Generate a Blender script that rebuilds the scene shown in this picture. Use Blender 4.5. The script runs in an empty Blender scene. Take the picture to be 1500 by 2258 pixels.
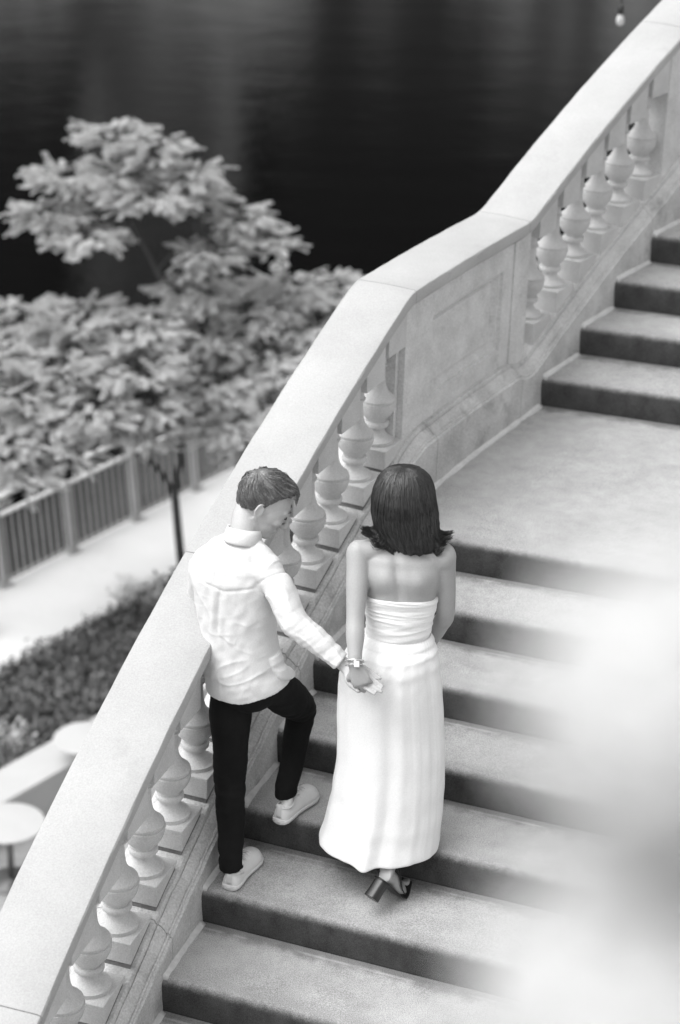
import bpy, bmesh, math, random
from mathutils import Vector, Matrix, noise
random.seed(7)
R = math.radians
sc = bpy.context.scene
COL = sc.collection

# ------------------------------------------------------------------ camera
CAM_Z, TILT, ROLL, FPX, PW, PH = 3.9, R(25), R(1.8), 4600.0, 1500.0, 2258.0
cam_d = bpy.data.cameras.new('camera')
cam = bpy.data.objects.new('camera', cam_d); COL.objects.link(cam)
cam.location = (0, 0, CAM_Z)
cam.matrix_world = Matrix.Translation((0, 0, CAM_Z)) @ Matrix.Rotation(math.pi / 2 - TILT, 4, 'X') @ Matrix.Rotation(ROLL, 4, 'Z')
cam_d.sensor_fit = 'VERTICAL'; cam_d.sensor_height = 36.0; cam_d.sensor_width = 24.0
cam_d.lens = FPX / PH * 36.0
cam_d.clip_start = 0.05; cam_d.clip_end = 2000
cam_d.dof.use_dof = True; cam_d.dof.focus_distance = 7.55; cam_d.dof.aperture_fstop = 2.1
sc.camera = cam

# ------------------------------------------------------------------ light
SUN_EL, SUN_AZ = 62.0, -110.0          # azimuth measured from +Y (view direction) towards +X
w = bpy.data.worlds.new('World'); sc.world = w; w.use_nodes = True
nt = w.node_tree; nt.nodes.clear()
sky = nt.nodes.new('ShaderNodeTexSky'); sky.sky_type = 'NISHITA'; sky.sun_disc = False
sky.sun_elevation = R(SUN_EL); sky.sun_rotation = R(SUN_AZ)
sky.air_density = 1.5; sky.dust_density = 4.0
bw = nt.nodes.new('ShaderNodeRGBToBW')
bg = nt.nodes.new('ShaderNodeBackground'); bg.inputs['Strength'].default_value = 0.15
out = nt.nodes.new('ShaderNodeOutputWorld')
nt.links.new(sky.outputs[0], bw.inputs[0]); nt.links.new(bw.outputs[0], bg.inputs[0]); nt.links.new(bg.outputs[0], out.inputs[0])
sl = bpy.data.lights.new('sun', 'SUN'); sl.energy = .95; sl.angle = R(50)
so = bpy.data.objects.new('sun', sl); COL.objects.link(so)
sd = Vector((math.sin(R(SUN_AZ)) * math.cos(R(SUN_EL)), math.cos(R(SUN_AZ)) * math.cos(R(SUN_EL)), math.sin(R(SUN_EL))))
so.rotation_euler = sd.to_track_quat('Z', 'Y').to_euler()
sc.view_settings.view_transform = 'Standard'; sc.view_settings.look = 'None'
sc.view_settings.exposure = 1.0; sc.view_settings.gamma = 1
sc.cycles.use_denoising = True
sc.cycles.max_bounces = 6

# ------------------------------------------------------------------ helpers
def tag(o, label=None, cat=None, group=None, kind=None):
    if label: o['label'] = label
    if cat: o['category'] = cat
    if group: o['group'] = group
    if kind: o['kind'] = kind
    return o
def empty(name, loc=(0, 0, 0)):
    o = bpy.data.objects.new(name, None); COL.objects.link(o); o.location = loc
    return o
def put(name, me, m, parent=None, smooth=True):
    """link mesh data (world coordinates) as one object, keeping world position under its parent"""
    o = bpy.data.objects.new(name, me); COL.objects.link(o)
    if m: me.materials.append(m)
    if smooth:
        for p in me.polygons: p.use_smooth = True
    if parent:
        o.parent = parent
        q = parent; off = Vector((0, 0, 0))
        while q: off += q.location; q = q.parent
        o.matrix_parent_inverse = Matrix.Translation(-off)
    return o
class MB:
    def __init__(s): s.v = []; s.f = []; s.uv = None
    def add(s, vs, fs):
        b = len(s.v); s.v += [tuple(v) for v in vs]; s.f += [tuple(i + b for i in f) for f in fs]
    def grid(s, rows, closed_u=True, caps=True):
        n = len(rows[0]); b = len(s.v)
        for r in rows: s.v += [tuple(v) for v in r]
        m = n if closed_u else n - 1
        for i in range(len(rows) - 1):
            for j in range(m):
                k = (j + 1) % n
                s.f.append((b + i * n + j, b + i * n + k, b + (i + 1) * n + k, b + (i + 1) * n + j))
        if caps:
            for i, rev in ((0, True), (len(rows) - 1, False)):
                c = len(s.v); r = rows[i]
                s.v.append(tuple(sum((Vector(x) for x in r), Vector()) / n))
                for j in range(n):
                    k = (j + 1) % n
                    s.f.append((b + i * n + k, b + i * n + j, c) if rev else (b + i * n + j, b + i * n + k, c))
    def box(s, c, ax, ay, az):
        c, ax, ay, az = map(Vector, (c, ax, ay, az))
        vs = [c + ax * i + ay * j + az * k for k in (-1, 1) for j in (-1, 1) for i in (-1, 1)]
        s.add(vs, [(0, 2, 3, 1), (4, 5, 7, 6), (0, 1, 5, 4), (2, 6, 7, 3), (0, 4, 6, 2), (1, 3, 7, 5)])
    def tube(s, pts, rad, n=8, flat=1.0, up=None, caps=True, sub=1):
        pts = [Vector(p) for p in pts]
        if not hasattr(rad, '__len__'): rad = [rad] * len(pts)
        if sub > 1: pts, rad = spline(pts, rad, sub)
        rows = []
        u = Vector(up) if up else None
        for i, p in enumerate(pts):
            t = (pts[min(i + 1, len(pts) - 1)] - pts[max(i - 1, 0)]).normalized()
            if u is None:
                u = Vector((0, 0, 1)) if abs(t.z) < .9 else Vector((0, 1, 0))
            a = t.cross(u)
            if a.length < 1e-5: a = t.cross(Vector((1, 0, 0)))
            a.normalize(); b = a.cross(t).normalized()
            u = b
            r = rad[i]; ru, rv = (r if hasattr(r, '__len__') else (r, r * flat))
            rows.append([p + a * ru * math.cos(q * 2 * math.pi / n) + b * rv * math.sin(q * 2 * math.pi / n) for q in range(n)])
        s.grid(rows, True, caps)
    def ell(s, c, r, ax=None, n=20, m=14):
        c = Vector(c); ax = [Vector(a) for a in (ax or ((1, 0, 0), (0, 1, 0), (0, 0, 1)))]
        rows = []
        for i in range(1, m):
            th = math.pi * i / m
            rows.append([c + ax[0] * r[0] * math.sin(th) * math.cos(2 * math.pi * j / n) + ax[1] * r[1] * math.sin(th) * math.sin(2 * math.pi * j / n) + ax[2] * r[2] * -math.cos(th) for j in range(n)])
        s.grid(rows, True, True)
    def lathe(s, c, prof, n=40):
        c = Vector(c)
        s.grid([[c + Vector((r * math.cos(2 * math.pi * j / n), r * math.sin(2 * math.pi * j / n), z)) for j in range(n)] for z, r in prof])
    def mesh(s, name='m'):
        me = bpy.data.meshes.new(name); me.from_pydata(s.v, [], s.f); me.update()
        return me
    def build(s, name, m, parent=None, smooth=False):
        return put(name, fixn(s.mesh(name)), m, parent, smooth)
def crisp(o, a=32):
    o.data.set_sharp_from_angle(angle=R(a)); return o
def fixn(me):
    bm = bmesh.new(); bm.from_mesh(me); bmesh.ops.recalc_face_normals(bm, faces=bm.faces); bm.to_mesh(me); bm.free(); return me
def bev(o, wd=.004, seg=2, ang=35):
    b = o.modifiers.new('bevel', 'BEVEL'); b.width = wd; b.segments = seg; b.limit_method = 'ANGLE'; b.angle_limit = R(ang)
    for p in o.data.polygons: p.use_smooth = True
    try:
        o.data.set_sharp_from_angle(angle=R(40))
    except Exception: pass
    return o
def spline(pts, rad, sub):
    P, Q = [], []
    n = len(pts)
    for i in range(n - 1):
        p0, p1, p2, p3 = pts[max(i - 1, 0)], pts[i], pts[i + 1], pts[min(i + 2, n - 1)]
        r1, r2 = rad[i], rad[i + 1]
        for k in range(sub):
            t = k / sub
            P.append(.5 * ((2 * p1) + (-p0 + p2) * t + (2 * p0 - 5 * p1 + 4 * p2 - p3) * t * t + (-p0 + 3 * p1 - 3 * p2 + p3) * t ** 3))
            s_ = t * t * (3 - 2 * t)
            Q.append(tuple(a + (b - a) * s_ for a, b in zip(r1, r2)) if hasattr(r1, '__len__') else r1 + (r2 - r1) * s_)
    P.append(pts[-1]); Q.append(rad[-1])
    return P, Q
def remesh(mb, vox, smooth=2, disp=None):
    """fuse overlapping closed shells into one continuous surface, relax it, then push it along its normals"""
    me = fixn(mb.mesh('tmp')); o = bpy.data.objects.new('tmp', me); COL.objects.link(o)
    r = o.modifiers.new('r', 'REMESH'); r.mode = 'VOXEL'; r.voxel_size = vox; r.adaptivity = 0
    if smooth:
        s_ = o.modifiers.new('s', 'SMOOTH'); s_.factor = .5; s_.iterations = smooth
    dg = bpy.context.evaluated_depsgraph_get()
    res = bpy.data.meshes.new_from_object(o.evaluated_get(dg))
    bpy.data.objects.remove(o)
    if disp:
        ns = [v.normal.copy() for v in res.vertices]
        for v, n_ in zip(res.vertices, ns):
            v.co = v.co + n_ * disp(v.co, n_)
        res.update()
    return res
def at(x, y, Y):
    """point of the place seen in direction (x, y) of the 1500 x 2258 frame, Y metres in front of the camera"""
    a = (x - PW / 2) / FPX; b = -(y - PH / 2) / FPX
    c, s = math.cos(ROLL), math.sin(ROLL); a, b = c * a - s * b, s * a + c * b
    d = Vector((a, math.cos(TILT) + b * math.sin(TILT), -math.sin(TILT) + b * math.cos(TILT)))
    return Vector((0, 0, CAM_Z)) + d * (Y / d.y)
def ln(a, b, t): return a + (b - a) * t
def lut(x, xs, ys):
    if x <= xs[0]: return ys[0]
    for i in range(len(xs) - 1):
        if x <= xs[i + 1]: return ys[i] + (ys[i + 1] - ys[i]) * (x - xs[i]) / (xs[i + 1] - xs[i])
    return ys[-1]
def sst(a, b, x):
    t = min(1, max(0, (x - a) / (b - a))); return t * t * (3 - 2 * t)

# ------------------------------------------------------------------ materials (all neutral: the photograph is black and white)
def mat(name, lo, hi=None, rough=.8, scale=6.0, fine=90.0, fine_amt=.25, bump=.15, bscale=120.0, spec=.3, stretch=(1, 1, 1), stain=None, sheen=0.0, detail=8.0, lo_pos=.35, hi_pos=.65, bdist=.004):
    m = bpy.data.materials.new(name); m.use_nodes = True; t = m.node_tree; N = t.nodes; L = t.links
    b = N['Principled BSDF']; b.inputs['Roughness'].default_value = rough
    b.inputs['Specular IOR Level'].default_value = spec
    if sheen: b.inputs['Sheen Weight'].default_value = sheen
    hi = lo if hi is None else hi
    tc = N.new('ShaderNodeTexCoord'); mp = N.new('ShaderNodeMapping'); mp.inputs['Scale'].default_value = stretch
    L.new(tc.outputs['Object'], mp.inputs[0])
    n1 = N.new('ShaderNodeTexNoise'); n1.inputs['Scale'].default_value = scale; n1.inputs['Detail'].default_value = detail; n1.inputs['Roughness'].default_value = .6
    n2 = N.new('ShaderNodeTexNoise'); n2.inputs['Scale'].default_value = fine; n2.inputs['Detail'].default_value = 3
    L.new(mp.outputs[0], n1.inputs[0]); L.new(mp.outputs[0], n2.inputs[0])
    mx = N.new('ShaderNodeMix'); mx.data_type = 'FLOAT'; mx.inputs[0].default_value = fine_amt
    L.new(n1.outputs[0], mx.inputs[2]); L.new(n2.outputs[0], mx.inputs[3])
    cr = N.new('ShaderNodeValToRGB'); cr.color_ramp.elements[0].position = lo_pos; cr.color_ramp.elements[1].position = hi_pos
    cr.color_ramp.elements[0].color = (lo, lo, lo, 1); cr.color_ramp.elements[1].color = (hi, hi, hi, 1)
    L.new(mx.outputs[0], cr.inputs[0]); col = cr.outputs[0]
    if stain:
        sv, ssc, p0, p1 = stain
        n3 = N.new('ShaderNodeTexNoise'); n3.inputs['Scale'].default_value = ssc; n3.inputs['Detail'].default_value = 9; n3.inputs['Roughness'].default_value = .7
        L.new(tc.outputs['Object'], n3.inputs[0])
        r3 = N.new('ShaderNodeValToRGB'); r3.color_ramp.elements[0].position = p0; r3.color_ramp.elements[1].position = p1
        L.new(n3.outputs[0], r3.inputs[0])
        mm = N.new('ShaderNodeMix'); mm.data_type = 'RGBA'; L.new(r3.outputs[0], mm.inputs[0]); L.new(col, mm.inputs[6]); mm.inputs[7].default_value = (sv, sv, sv, 1)
        col = mm.outputs[2]
    L.new(col, b.inputs['Base Color'])
    if bump:
        nb = N.new('ShaderNodeTexNoise'); nb.inputs['Scale'].default_value = bscale; nb.inputs['Detail'].default_value = 4
        L.new(mp.outputs[0], nb.inputs[0])
        bp = N.new('ShaderNodeBump'); bp.inputs['Strength'].default_value = bump; bp.inputs['Distance'].default_value = bdist
        L.new(nb.outputs[0], bp.inputs['Height']); L.new(bp.outputs[0], b.inputs['Normal'])
    return m
M = {}
M['rail'] = mat('pale_limestone', .33, .43, .85, 2.5, 170, .5, .5, 90, stain=(.30, 2.2, .60, .76), bdist=.003)
M['bal'] = mat('baluster_stone', .44, .62, .85, 5, 170, .5, .6, 140, stain=(.40, 9, .62, .8), bdist=.002)
M['curb'] = mat('weathered_curb_stone', .34, .64, .9, 4, 130, .45, .8, 80, stain=(.24, 3.5, .55, .72), bdist=.006)
M['mortar'] = mat('dark_mortar', .14, .24, .95, 20, 90, .4, .6, 90)
M['fillet'] = mat('pale_mortar', .48, .62, .9, 12, 60, .4, .6, 80)
M['panel'] = mat('panel_stone', .46, .70, .9, 7, 110, .5, .7, 70, stain=(.40, 6, .60, .75), bdist=.005)
M['skin'] = mat('skin', .30, .36, .5, 4, 180, .35, .14, 300, spec=.4, bdist=.001)
M['skin'].node_tree.nodes['Principled BSDF'].inputs['Subsurface Weight'].default_value = .15
M['skin'].node_tree.nodes['Principled BSDF'].inputs['Subsurface Radius'].default_value = (.008, .008, .008)
M['skin_man'] = mat('skin_fair', .40, .48, .5, 4, 180, .35, .14, 300, spec=.4, bdist=.001)
M['shirt'] = mat('white_shirt_cotton', .58, .66, .9, 9, 200, .6, .3, 400, spec=.15, bdist=.0012)
M['dress'] = mat('white_dress_cotton', .74, .82, .9, 9, 200, .6, .25, 400, spec=.15, bdist=.0012)
M['trouser'] = mat('black_cotton', .004, .008, .9, 14, 300, .4, .3, 600, spec=.2, bdist=.001)
M['shoe'] = mat('white_leather', .66, .74, .55, 20, 120, .3, .15, 200, spec=.4, bdist=.001)
M['sole'] = mat('white_rubber', .60, .68, .6, 20, 120, .3, .1, 200)
M['sock'] = mat('white_sock', .7, .78, .95, 30, 300, .4, .4, 700)
M['black'] = mat('black_leather', .010, .016, .35, 20, 100, .3, .1, 200, spec=.5)
M['hair_m'] = mat('brown_hair', .06, .17, .38, 40, 160, .4, .2, 200, spec=.6)
M['hair_w'] = mat('dark_hair', .004, .030, .30, 40, 160, .4, .2, 200, spec=.6)
M['eye'] = mat('dark_lash', .02, .03, .6)
M['metal'] = mat('polished_metal', .75, .8, .18, 20, 80, .2, 0, spec=.6); M['metal'].node_tree.nodes['Principled BSDF'].inputs['Metallic'].default_value = 1
M['leaf'] = mat('pale_green_leaf', .58, .82, .6, 1.5, 9, .5, 0, spec=.35)
def translucent(m, k):
    t = m.node_tree; b = t.nodes['Principled BSDF']; o = t.nodes['Material Output']; tr = t.nodes.new('ShaderNodeBsdfTranslucent'); mx = t.nodes.new('ShaderNodeMixShader'); mx.inputs[0].default_value = k
    t.links.new(b.inputs['Base Color'].links[0].from_socket, tr.inputs[0]); t.links.new(b.outputs[0], mx.inputs[1]); t.links.new(tr.outputs[0], mx.inputs[2]); t.links.new(mx.outputs[0], o.inputs[0])
translucent(M['leaf'], .42)
M['shrub'] = mat('shrub_leaf', .05, .16, .55, 3, 12, .5, 0, spec=.4)
M['bark'] = mat('bark', .045, .09, .9, 12, 60, .4, .8, 40, bdist=.01)
M['fence'] = mat('galvanised_fence', .28, .36, .45, 3, 40, .3, .1, 60, spec=.5)
M['handrail'] = mat('steel_handrail', .75, .82, .3, 3, 40, .2, .05, 60, spec=.8)  # pale diffuse colour stands in for the sky reflected in the steel
M['paving'] = mat('pale_concrete_paving', .52, .60, .85, .6, 20, .3, .3, 30, stain=(.48, .5, .6, .8))
M['plaza'] = mat('plaza_paving', .24, .36, .85, 1.2, 14, .4, .4, 30, stain=(.18, 1.2, .55, .7))
M['wallstone'] = mat('smooth_concrete', .40, .46, .85, 1.5, 30, .3, .2, 40)
M['soil'] = mat('planting_soil', .02, .045, .95, 6, 40, .5, .8, 30, bdist=.03)
M['table'] = mat('white_enamel', .44, .48, .3, 3, 30, .2, .03, 40, spec=.5)
M['tleg'] = mat('grey_steel', .08, .11, .4, 3, 30, .2, .05, 40, spec=.5)
M['petal'] = mat("white_petal", .60, .66, .7, 30, 80, .3, .1, 100)
M['stem'] = mat('stem_green', .08, .14, .6, 30, 80, .3, .1, 100)
M['quay'] = mat('far_quay_stone', .40, .66, .9, .09, .6, .3, .2, 4, stain=(.06, .10, .42, .56))
M['far_dark'] = mat('far_dark_facade', .006, .016, .8, .1, 1.2, .4, 0)
M['far_mid'] = mat('far_grey_facade', .06, .12, .8, .1, 1.2, .4, 0)
M['far_pale'] = mat('far_pale_facade', .26, .40, .8, .1, 1.2, .4, 0)
M['bridge'] = mat('bridge_stone', .40, .50, .9, 1, 20, .3, .4, 40)

def step_material():
    m = bpy.data.materials.new('speckled_granite_step'); m.use_nodes = True; t = m.node_tree; N = t.nodes; L = t.links
    b = N['Principled BSDF']; b.inputs['Roughness'].default_value = .8; b.inputs['Specular IOR Level'].default_value = .25
    tc = N.new('ShaderNodeTexCoord')
    def nz(scale, detail=6, src='Object', stretch=None, rough=.6):
        n = N.new('ShaderNodeTexNoise'); n.inputs['Scale'].default_value = scale; n.inputs['Detail'].default_value = detail; n.inputs['Roughness'].default_value = rough
        if stretch:
            mp = N.new('ShaderNodeMapping'); mp.inputs['Scale'].default_value = stretch; L.new(tc.outputs[src], mp.inputs[0]); L.new(mp.outputs[0], n.inputs[0])
        else: L.new(tc.outputs[src], n.inputs[0])
        return n.outputs[0]
    def math_(op, a, b_=None, c=None):
        n = N.new('ShaderNodeMath'); n.operation = op
        for i, x in enumerate((a, b_, c)):
            if x is None: continue
            if isinstance(x, (int, float)): n.inputs[i].default_value = x
            else: L.new(x, n.inputs[i])
        return n.outputs[0]
    def mr(x, a, b_, c=0., d=1., smooth=True):
        n = N.new('ShaderNodeMapRange'); n.interpolation_type = 'SMOOTHSTEP' if smooth else 'LINEAR'
        L.new(x, n.inputs[0]); n.inputs[1].default_value = a; n.inputs[2].default_value = b_; n.inputs[3].default_value = c; n.inputs[4].default_value = d
        return n.outputs[0]
    sp = N.new('ShaderNodeSeparateXYZ'); L.new(tc.outputs['UV'], sp.inputs[0]); v = sp.outputs[1]
    speck = mr(nz(230, 2, rough=.8), .35, .65, -1, 1, False); blot = mr(nz(2.6, 8), .3, .7, -1, 1, False); mid = mr(nz(14, 8), .3, .7, -1, 1, False)
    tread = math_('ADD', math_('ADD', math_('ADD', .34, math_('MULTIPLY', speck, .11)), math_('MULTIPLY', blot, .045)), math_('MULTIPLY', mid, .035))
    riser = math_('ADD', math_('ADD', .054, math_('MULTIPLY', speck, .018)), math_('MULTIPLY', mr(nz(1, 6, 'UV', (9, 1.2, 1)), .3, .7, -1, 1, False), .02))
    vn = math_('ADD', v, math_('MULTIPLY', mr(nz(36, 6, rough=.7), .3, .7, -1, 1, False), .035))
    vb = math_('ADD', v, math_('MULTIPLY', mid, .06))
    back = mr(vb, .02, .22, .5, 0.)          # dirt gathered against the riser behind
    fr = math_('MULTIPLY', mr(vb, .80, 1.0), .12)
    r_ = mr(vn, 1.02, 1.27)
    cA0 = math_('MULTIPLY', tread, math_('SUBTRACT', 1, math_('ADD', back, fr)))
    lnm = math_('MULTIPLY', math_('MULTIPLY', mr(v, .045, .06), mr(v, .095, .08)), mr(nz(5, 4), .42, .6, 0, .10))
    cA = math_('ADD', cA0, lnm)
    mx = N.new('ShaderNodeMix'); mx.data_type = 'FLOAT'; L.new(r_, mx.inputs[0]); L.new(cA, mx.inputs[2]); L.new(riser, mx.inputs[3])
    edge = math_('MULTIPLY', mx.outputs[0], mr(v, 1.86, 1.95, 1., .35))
    cb = N.new('ShaderNodeCombineColor')
    for i in range(3): L.new(edge, cb.inputs[i])
    L.new(cb.outputs[0], b.inputs['Base Color'])
    bp = N.new('ShaderNodeBump'); bp.inputs['Strength'].default_value = .3; bp.inputs['Distance'].default_value = .003
    L.new(nz(150, 3), bp.inputs['Height']); L.new(bp.outputs[0], b.inputs['Normal'])
    return m
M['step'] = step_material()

def water_material():
    m = bpy.data.materials.new('dark_river_water'); m.use_nodes = True; t = m.node_tree; N = t.nodes; L = t.links
    b = N['Principled BSDF']; b.inputs['Base Color'].default_value = (.0006, .0006, .0006, 1); b.inputs['Roughness'].default_value = .04; b.inputs['IOR'].default_value = 1.33
    tc = N.new('ShaderNodeTexCoord')
    mp = N.new('ShaderNodeMapping'); mp.inputs['Scale'].default_value = (1, 1.9, 1); mp.inputs['Rotation'].default_value = (0, 0, .12); L.new(tc.outputs['Object'], mp.inputs[0])
    n1 = N.new('ShaderNodeTexNoise'); n1.inputs['Scale'].default_value = 1.6; n1.inputs['Detail'].default_value = 6; n1.inputs['Roughness'].default_value = .62
    n2 = N.new('ShaderNodeTexNoise'); n2.inputs['Scale'].default_value = .25; n2.inputs['Detail'].default_value = 2
    L.new(mp.outputs[0], n1.inputs[0]); L.new(mp.outputs[0], n2.inputs[0])
    ad = N.new('ShaderNodeMath'); ad.operation = 'MULTIPLY_ADD'; ad.inputs[1].default_value = 2.0; L.new(n2.outputs[0], ad.inputs[0]); L.new(n1.outputs[0], ad.inputs[2])
    bp = N.new('ShaderNodeBump'); bp.inputs['Strength'].default_value = .14; bp.inputs['Distance'].default_value = .10
    L.new(ad.outputs[0], bp.inputs['Height']); L.new(bp.outputs[0], b.inputs['Normal'])
    return m
M['water'] = water_material()

# ------------------------------------------------------------------ plan of the curved stair: s runs uphill along the inner face of the curb, d is measured to its river side
def path(s):
    return Vector((((-7.62613339e-05 * s + 2.56944784e-02) * s + 3.13531830e-01) * s - 5.99756392e-01,
                   ((-4.62866959e-04 * s - 8.84177108e-03) * s + 9.50258216e-01) * s + 6.19412924, 0))
def tang(s): return (path(s + .01) - path(s - .01)).normalized()
def PT(s, d, z):
    t = tang(s); p = path(s); return Vector((p.x - t.y * d, p.y + t.x * d, z))
def zr(s):            # top of the handrail
    if s < 2.42: z = .41 * (s - 2.42) + 1.0
    elif s < 3.68: z = 1.0 - .005 * (s - 2.42) / 1.26
    else: z = .995 + .405 * (s - 3.68)
    return z
def sweep(mb, prof, s0, s1, zf, step=.08, wob=0.0):
    n = max(2, int((s1 - s0) / step)); rows = []
    ss = sorted(set([s0 + (s1 - s0) * i / n for i in range(n + 1)] + [k for k in (2.36, 2.42, 2.48, 3.62, 3.68, 3.74) if s0 < k < s1]))
    for s in ss:
        rows.append([PT(s, d, zf(s) + z) + (Vector((noise.noise((s * 9, d * 30, z * 30)), 0, noise.noise((s * 11, d * 30, 5)))) * wob if wob else Vector()) for d, z in prof])
    mb.grid(rows, True, True)
def zk(s):            # rail line with the knees slightly rounded
    return (zr(s - .05) + zr(s + .05) + zr(s)) / 3
# ------------------------------------------------------------------ staircase
stair = tag(empty('stone_staircase', PT(0, 0, -1.5)), 'wide curved flight of worn speckled granite steps with dark risers and a landing', 'staircase')
SK = [-1.48, -1.11, -.74, -.37, 0, .371, .747, 1.098, 1.455, 1.822, 2.165, 3.848, 4.257, 4.624, 5.013, 5.40, 5.79, 6.18]
ZK = [-1.5 + .15 * i for i in range(18)]
AK = [-20, -20, -20, -19.9, -19.6, -19.8, -20.1, -19.9, -19.8, -19.6, -18.4, -17.5, -17.6, -17.7, -17.5, -17.4, -17.4, -17.3]
def nose(k, t):
    a = R(AK[k]); p = path(SK[k]); return Vector((p.x + math.cos(a) * t, p.y + math.sin(a) * t, ZK[k]))
def make_step(k):
    RAD, n = .034, 110
    rows = []; vv = []
    for i in range(n + 1):
        t = -.07 + 5.2 * (i / n) ** 1.25
        a = nose(k, t); c = nose(k + 1, t); c.z = a.z
        dirn = (c - a); Ld = dirn.length; dirn.normalize()
        wob = noise.noise((t * 7, k * 3.1, 0)) * .0035 + noise.noise((t * 31, k * 3.1, 4)) * .0015
        wz = noise.noise((t * 3, k * 5.7, 9)) * .002
        r = []; v_ = []
        r.append(c + dirn * .05); v_.append(-.1)
        for q in ((0, .04, .07, .1, .2, .35, .5, .65, .8, .9) if k != 10 else (0, .009, .016, .023, .046, .08, .12, .25, .4, .6, .75, .88, .95, .977)):
            r.append(c + (a + dirn * RAD - c) * q + Vector((0, 0, noise.noise((t * 4, q * 3 + k, 2)) * .0025))); v_.append(q if k != 10 else (min(q * Ld / .37, .5) if q < .3 else max(.5, 1 - (1 - q) * Ld / .37)))
        for j in range(7):
            q = j / 6 * math.pi / 2
            r.append(a + dirn * (RAD - (RAD + wob) * math.sin(q)) + Vector((0, 0, -RAD + RAD * math.cos(q) + wz * math.cos(q)))); v_.append(1 + .3 * j / 6)
        r.append(a + dirn * (.004 - wob) + Vector((0, 0, -.09))); v_.append(1.6)
        r.append(a + dirn * .012 + Vector((0, 0, -.146))); v_.append(1.9)
        r.append(a + dirn * .014 + Vector((0, 0, -.17))); v_.append(2.0)
        rows.append(r); vv.append([(t, x) for x in v_])
    mb = MB(); mb.grid(rows, False, False)
    me = mb.mesh('step'); uv = me.uv_layers.new(name='UVMap')
    flat = [x for r in vv for x in r]
    for l in me.loops: uv.data[l.index].uv = flat[l.vertex_index]
    bm = bmesh.new(); bm.from_mesh(me); bmesh.ops.recalc_face_normals(bm, faces=bm.faces)
    up = sum(f.normal.z for f in bm.faces)
    if up < 0: bmesh.ops.reverse_faces(bm, faces=bm.faces)
    bm.to_mesh(me); bm.free()
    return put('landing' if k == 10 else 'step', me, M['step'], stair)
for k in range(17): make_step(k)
# pale mortar fillet where each tread meets the curb
for k in range(17):
    mb = MB(); s0, s1 = SK[k] + .012, SK[k + 1] - .002
    rows = []
    for i in range(17 if k != 10 else 60):
        f = i / (16 if k != 10 else 59); s = s0 + (s1 - s0) * f
        wd = .016 + .006 * noise.noise((s * 7, k, 0)) + .004 * noise.noise((s * 30, k, 0))
        rows.append([PT(s, .02, ZK[k] - .02), PT(s, .02, ZK[k] + wd + .004), PT(s, -.001, ZK[k] + wd * .9), PT(s, -wd * 1.1, ZK[k] + .0035), PT(s, -wd * 1.3, ZK[k] - .01)])
    mb.grid(rows, True, True); mb.build('mortar_fillet', M['fillet'], stair, True)

# ------------------------------------------------------------------ balustrade
bal = tag(empty('stone_balustrade', PT(0, .17, -1.6)), 'pale limestone balustrade with turned balusters and a broad sloping handrail beside the steps', 'balustrade')
RP = [(.030, -.012), (.034, -.004), (.044, 0), (.17, .004), (.301, 0), (.311, -.004), (.315, -.012), (.315, -.055), (.305, -.064), (.290, -.066), (.285, -.085), (.060, -.085), (.055, -.068), (.040, -.064), (.032, -.058)]
for a, b in ((-2.6, -.93), (-.926, .90), (.904, 2.46), (2.464, 3.655), (3.659, 5.28), (5.284, 7.2)):
    mb = MB(); sweep(mb, RP, a, b, zk, .03, .0022); crisp(mb.build('handrail', M['rail'], bal, True))
CP = [(0, -.846), (.001, -.836), (.010, -.831), (.011, -.822), (.017, -.818), (.021, -.823), (.030, -.812), (.043, -.797), (.055, -.789), (.058, -.795), (.061, -.786), (.068, -.775), (.078, -.773), (.275, -.773), (.285, -.775), (.30, -.78), (.30, -.83), (.28, -.85), (.275, -1.45), (.0, -1.45)]
def zc(s):      # the curb follows the rail, with its own kinks a little uphill
    return (zr(s) + zr(s - .04) + zr(s + .04)) / 3 + .066 * sst(2.30, 2.62, s) * sst(3.80, 3.56, s)
for a, b in ((-2.6, -.97), (-.965, .10), (.104, 1.32), (1.324, 2.70), (2.704, 3.62), (3.624, 5.0), (5.004, 7.2)):
    mb = MB(); sweep(mb, CP, a, b, zc, .03, .005); crisp(mb.build('curb', M['curb'], bal, True), 26)
# mass below the curb down to the river walk
mb = MB(); rows = []
for i in range(50):
    s = -2.6 + 9.8 * i / 49; z = zc(s) - 1.44
    rows.append([PT(s, .012, z), PT(s, .268, z), PT(s, .268, -8.6), PT(s, .012, -8.6)])
mb.grid(rows, True, True); mb.build('side_wall', M['bridge'], bal)

PROF = [(-.700, .0), (-.700, .079), (-.691, .079), (-.690, .073), (-.687, .069), (-.682, .058), (-.675, .048), (-.666, .041), (-.656, .037), (-.648, .038), (-.646, .044), (-.6455, .050), (-.640, .0545), (-.632, .0555), (-.625, .054), (-.621, .049), (-.6205, .043), (-.613, .044), (-.604, .054), (-.590, .067), (-.574, .0765), (-.558, .0815), (-.545, .0835), (-.536, .083), (-.5345, .0775), (-.525, .0765), (-.5245, .0805), (-.519, .0795), (-.510, .070), (-.500, .060), (-.486, .049), (-.468, .0405), (-.448, .0355), (-.420, .0325), (-.390, .0315), (-.362, .0305), (-.356, .033), (-.355, .038), (-.350, .041), (-.343, .0405), (-.3395, .035), (-.320, .033), (-.285, .034), (-.268, .040), (-.265, .0)]
PROF = [(lut(z_, [-.70, -.691, -.646, -.632, -.6205, -.5345, -.525, -.51, -.448, -.356, -.265], [-.70, -.684, -.626, -.610, -.598, -.504, -.496, -.482, -.425, -.342, -.265]), r_) for z_, r_ in PROF]
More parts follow.
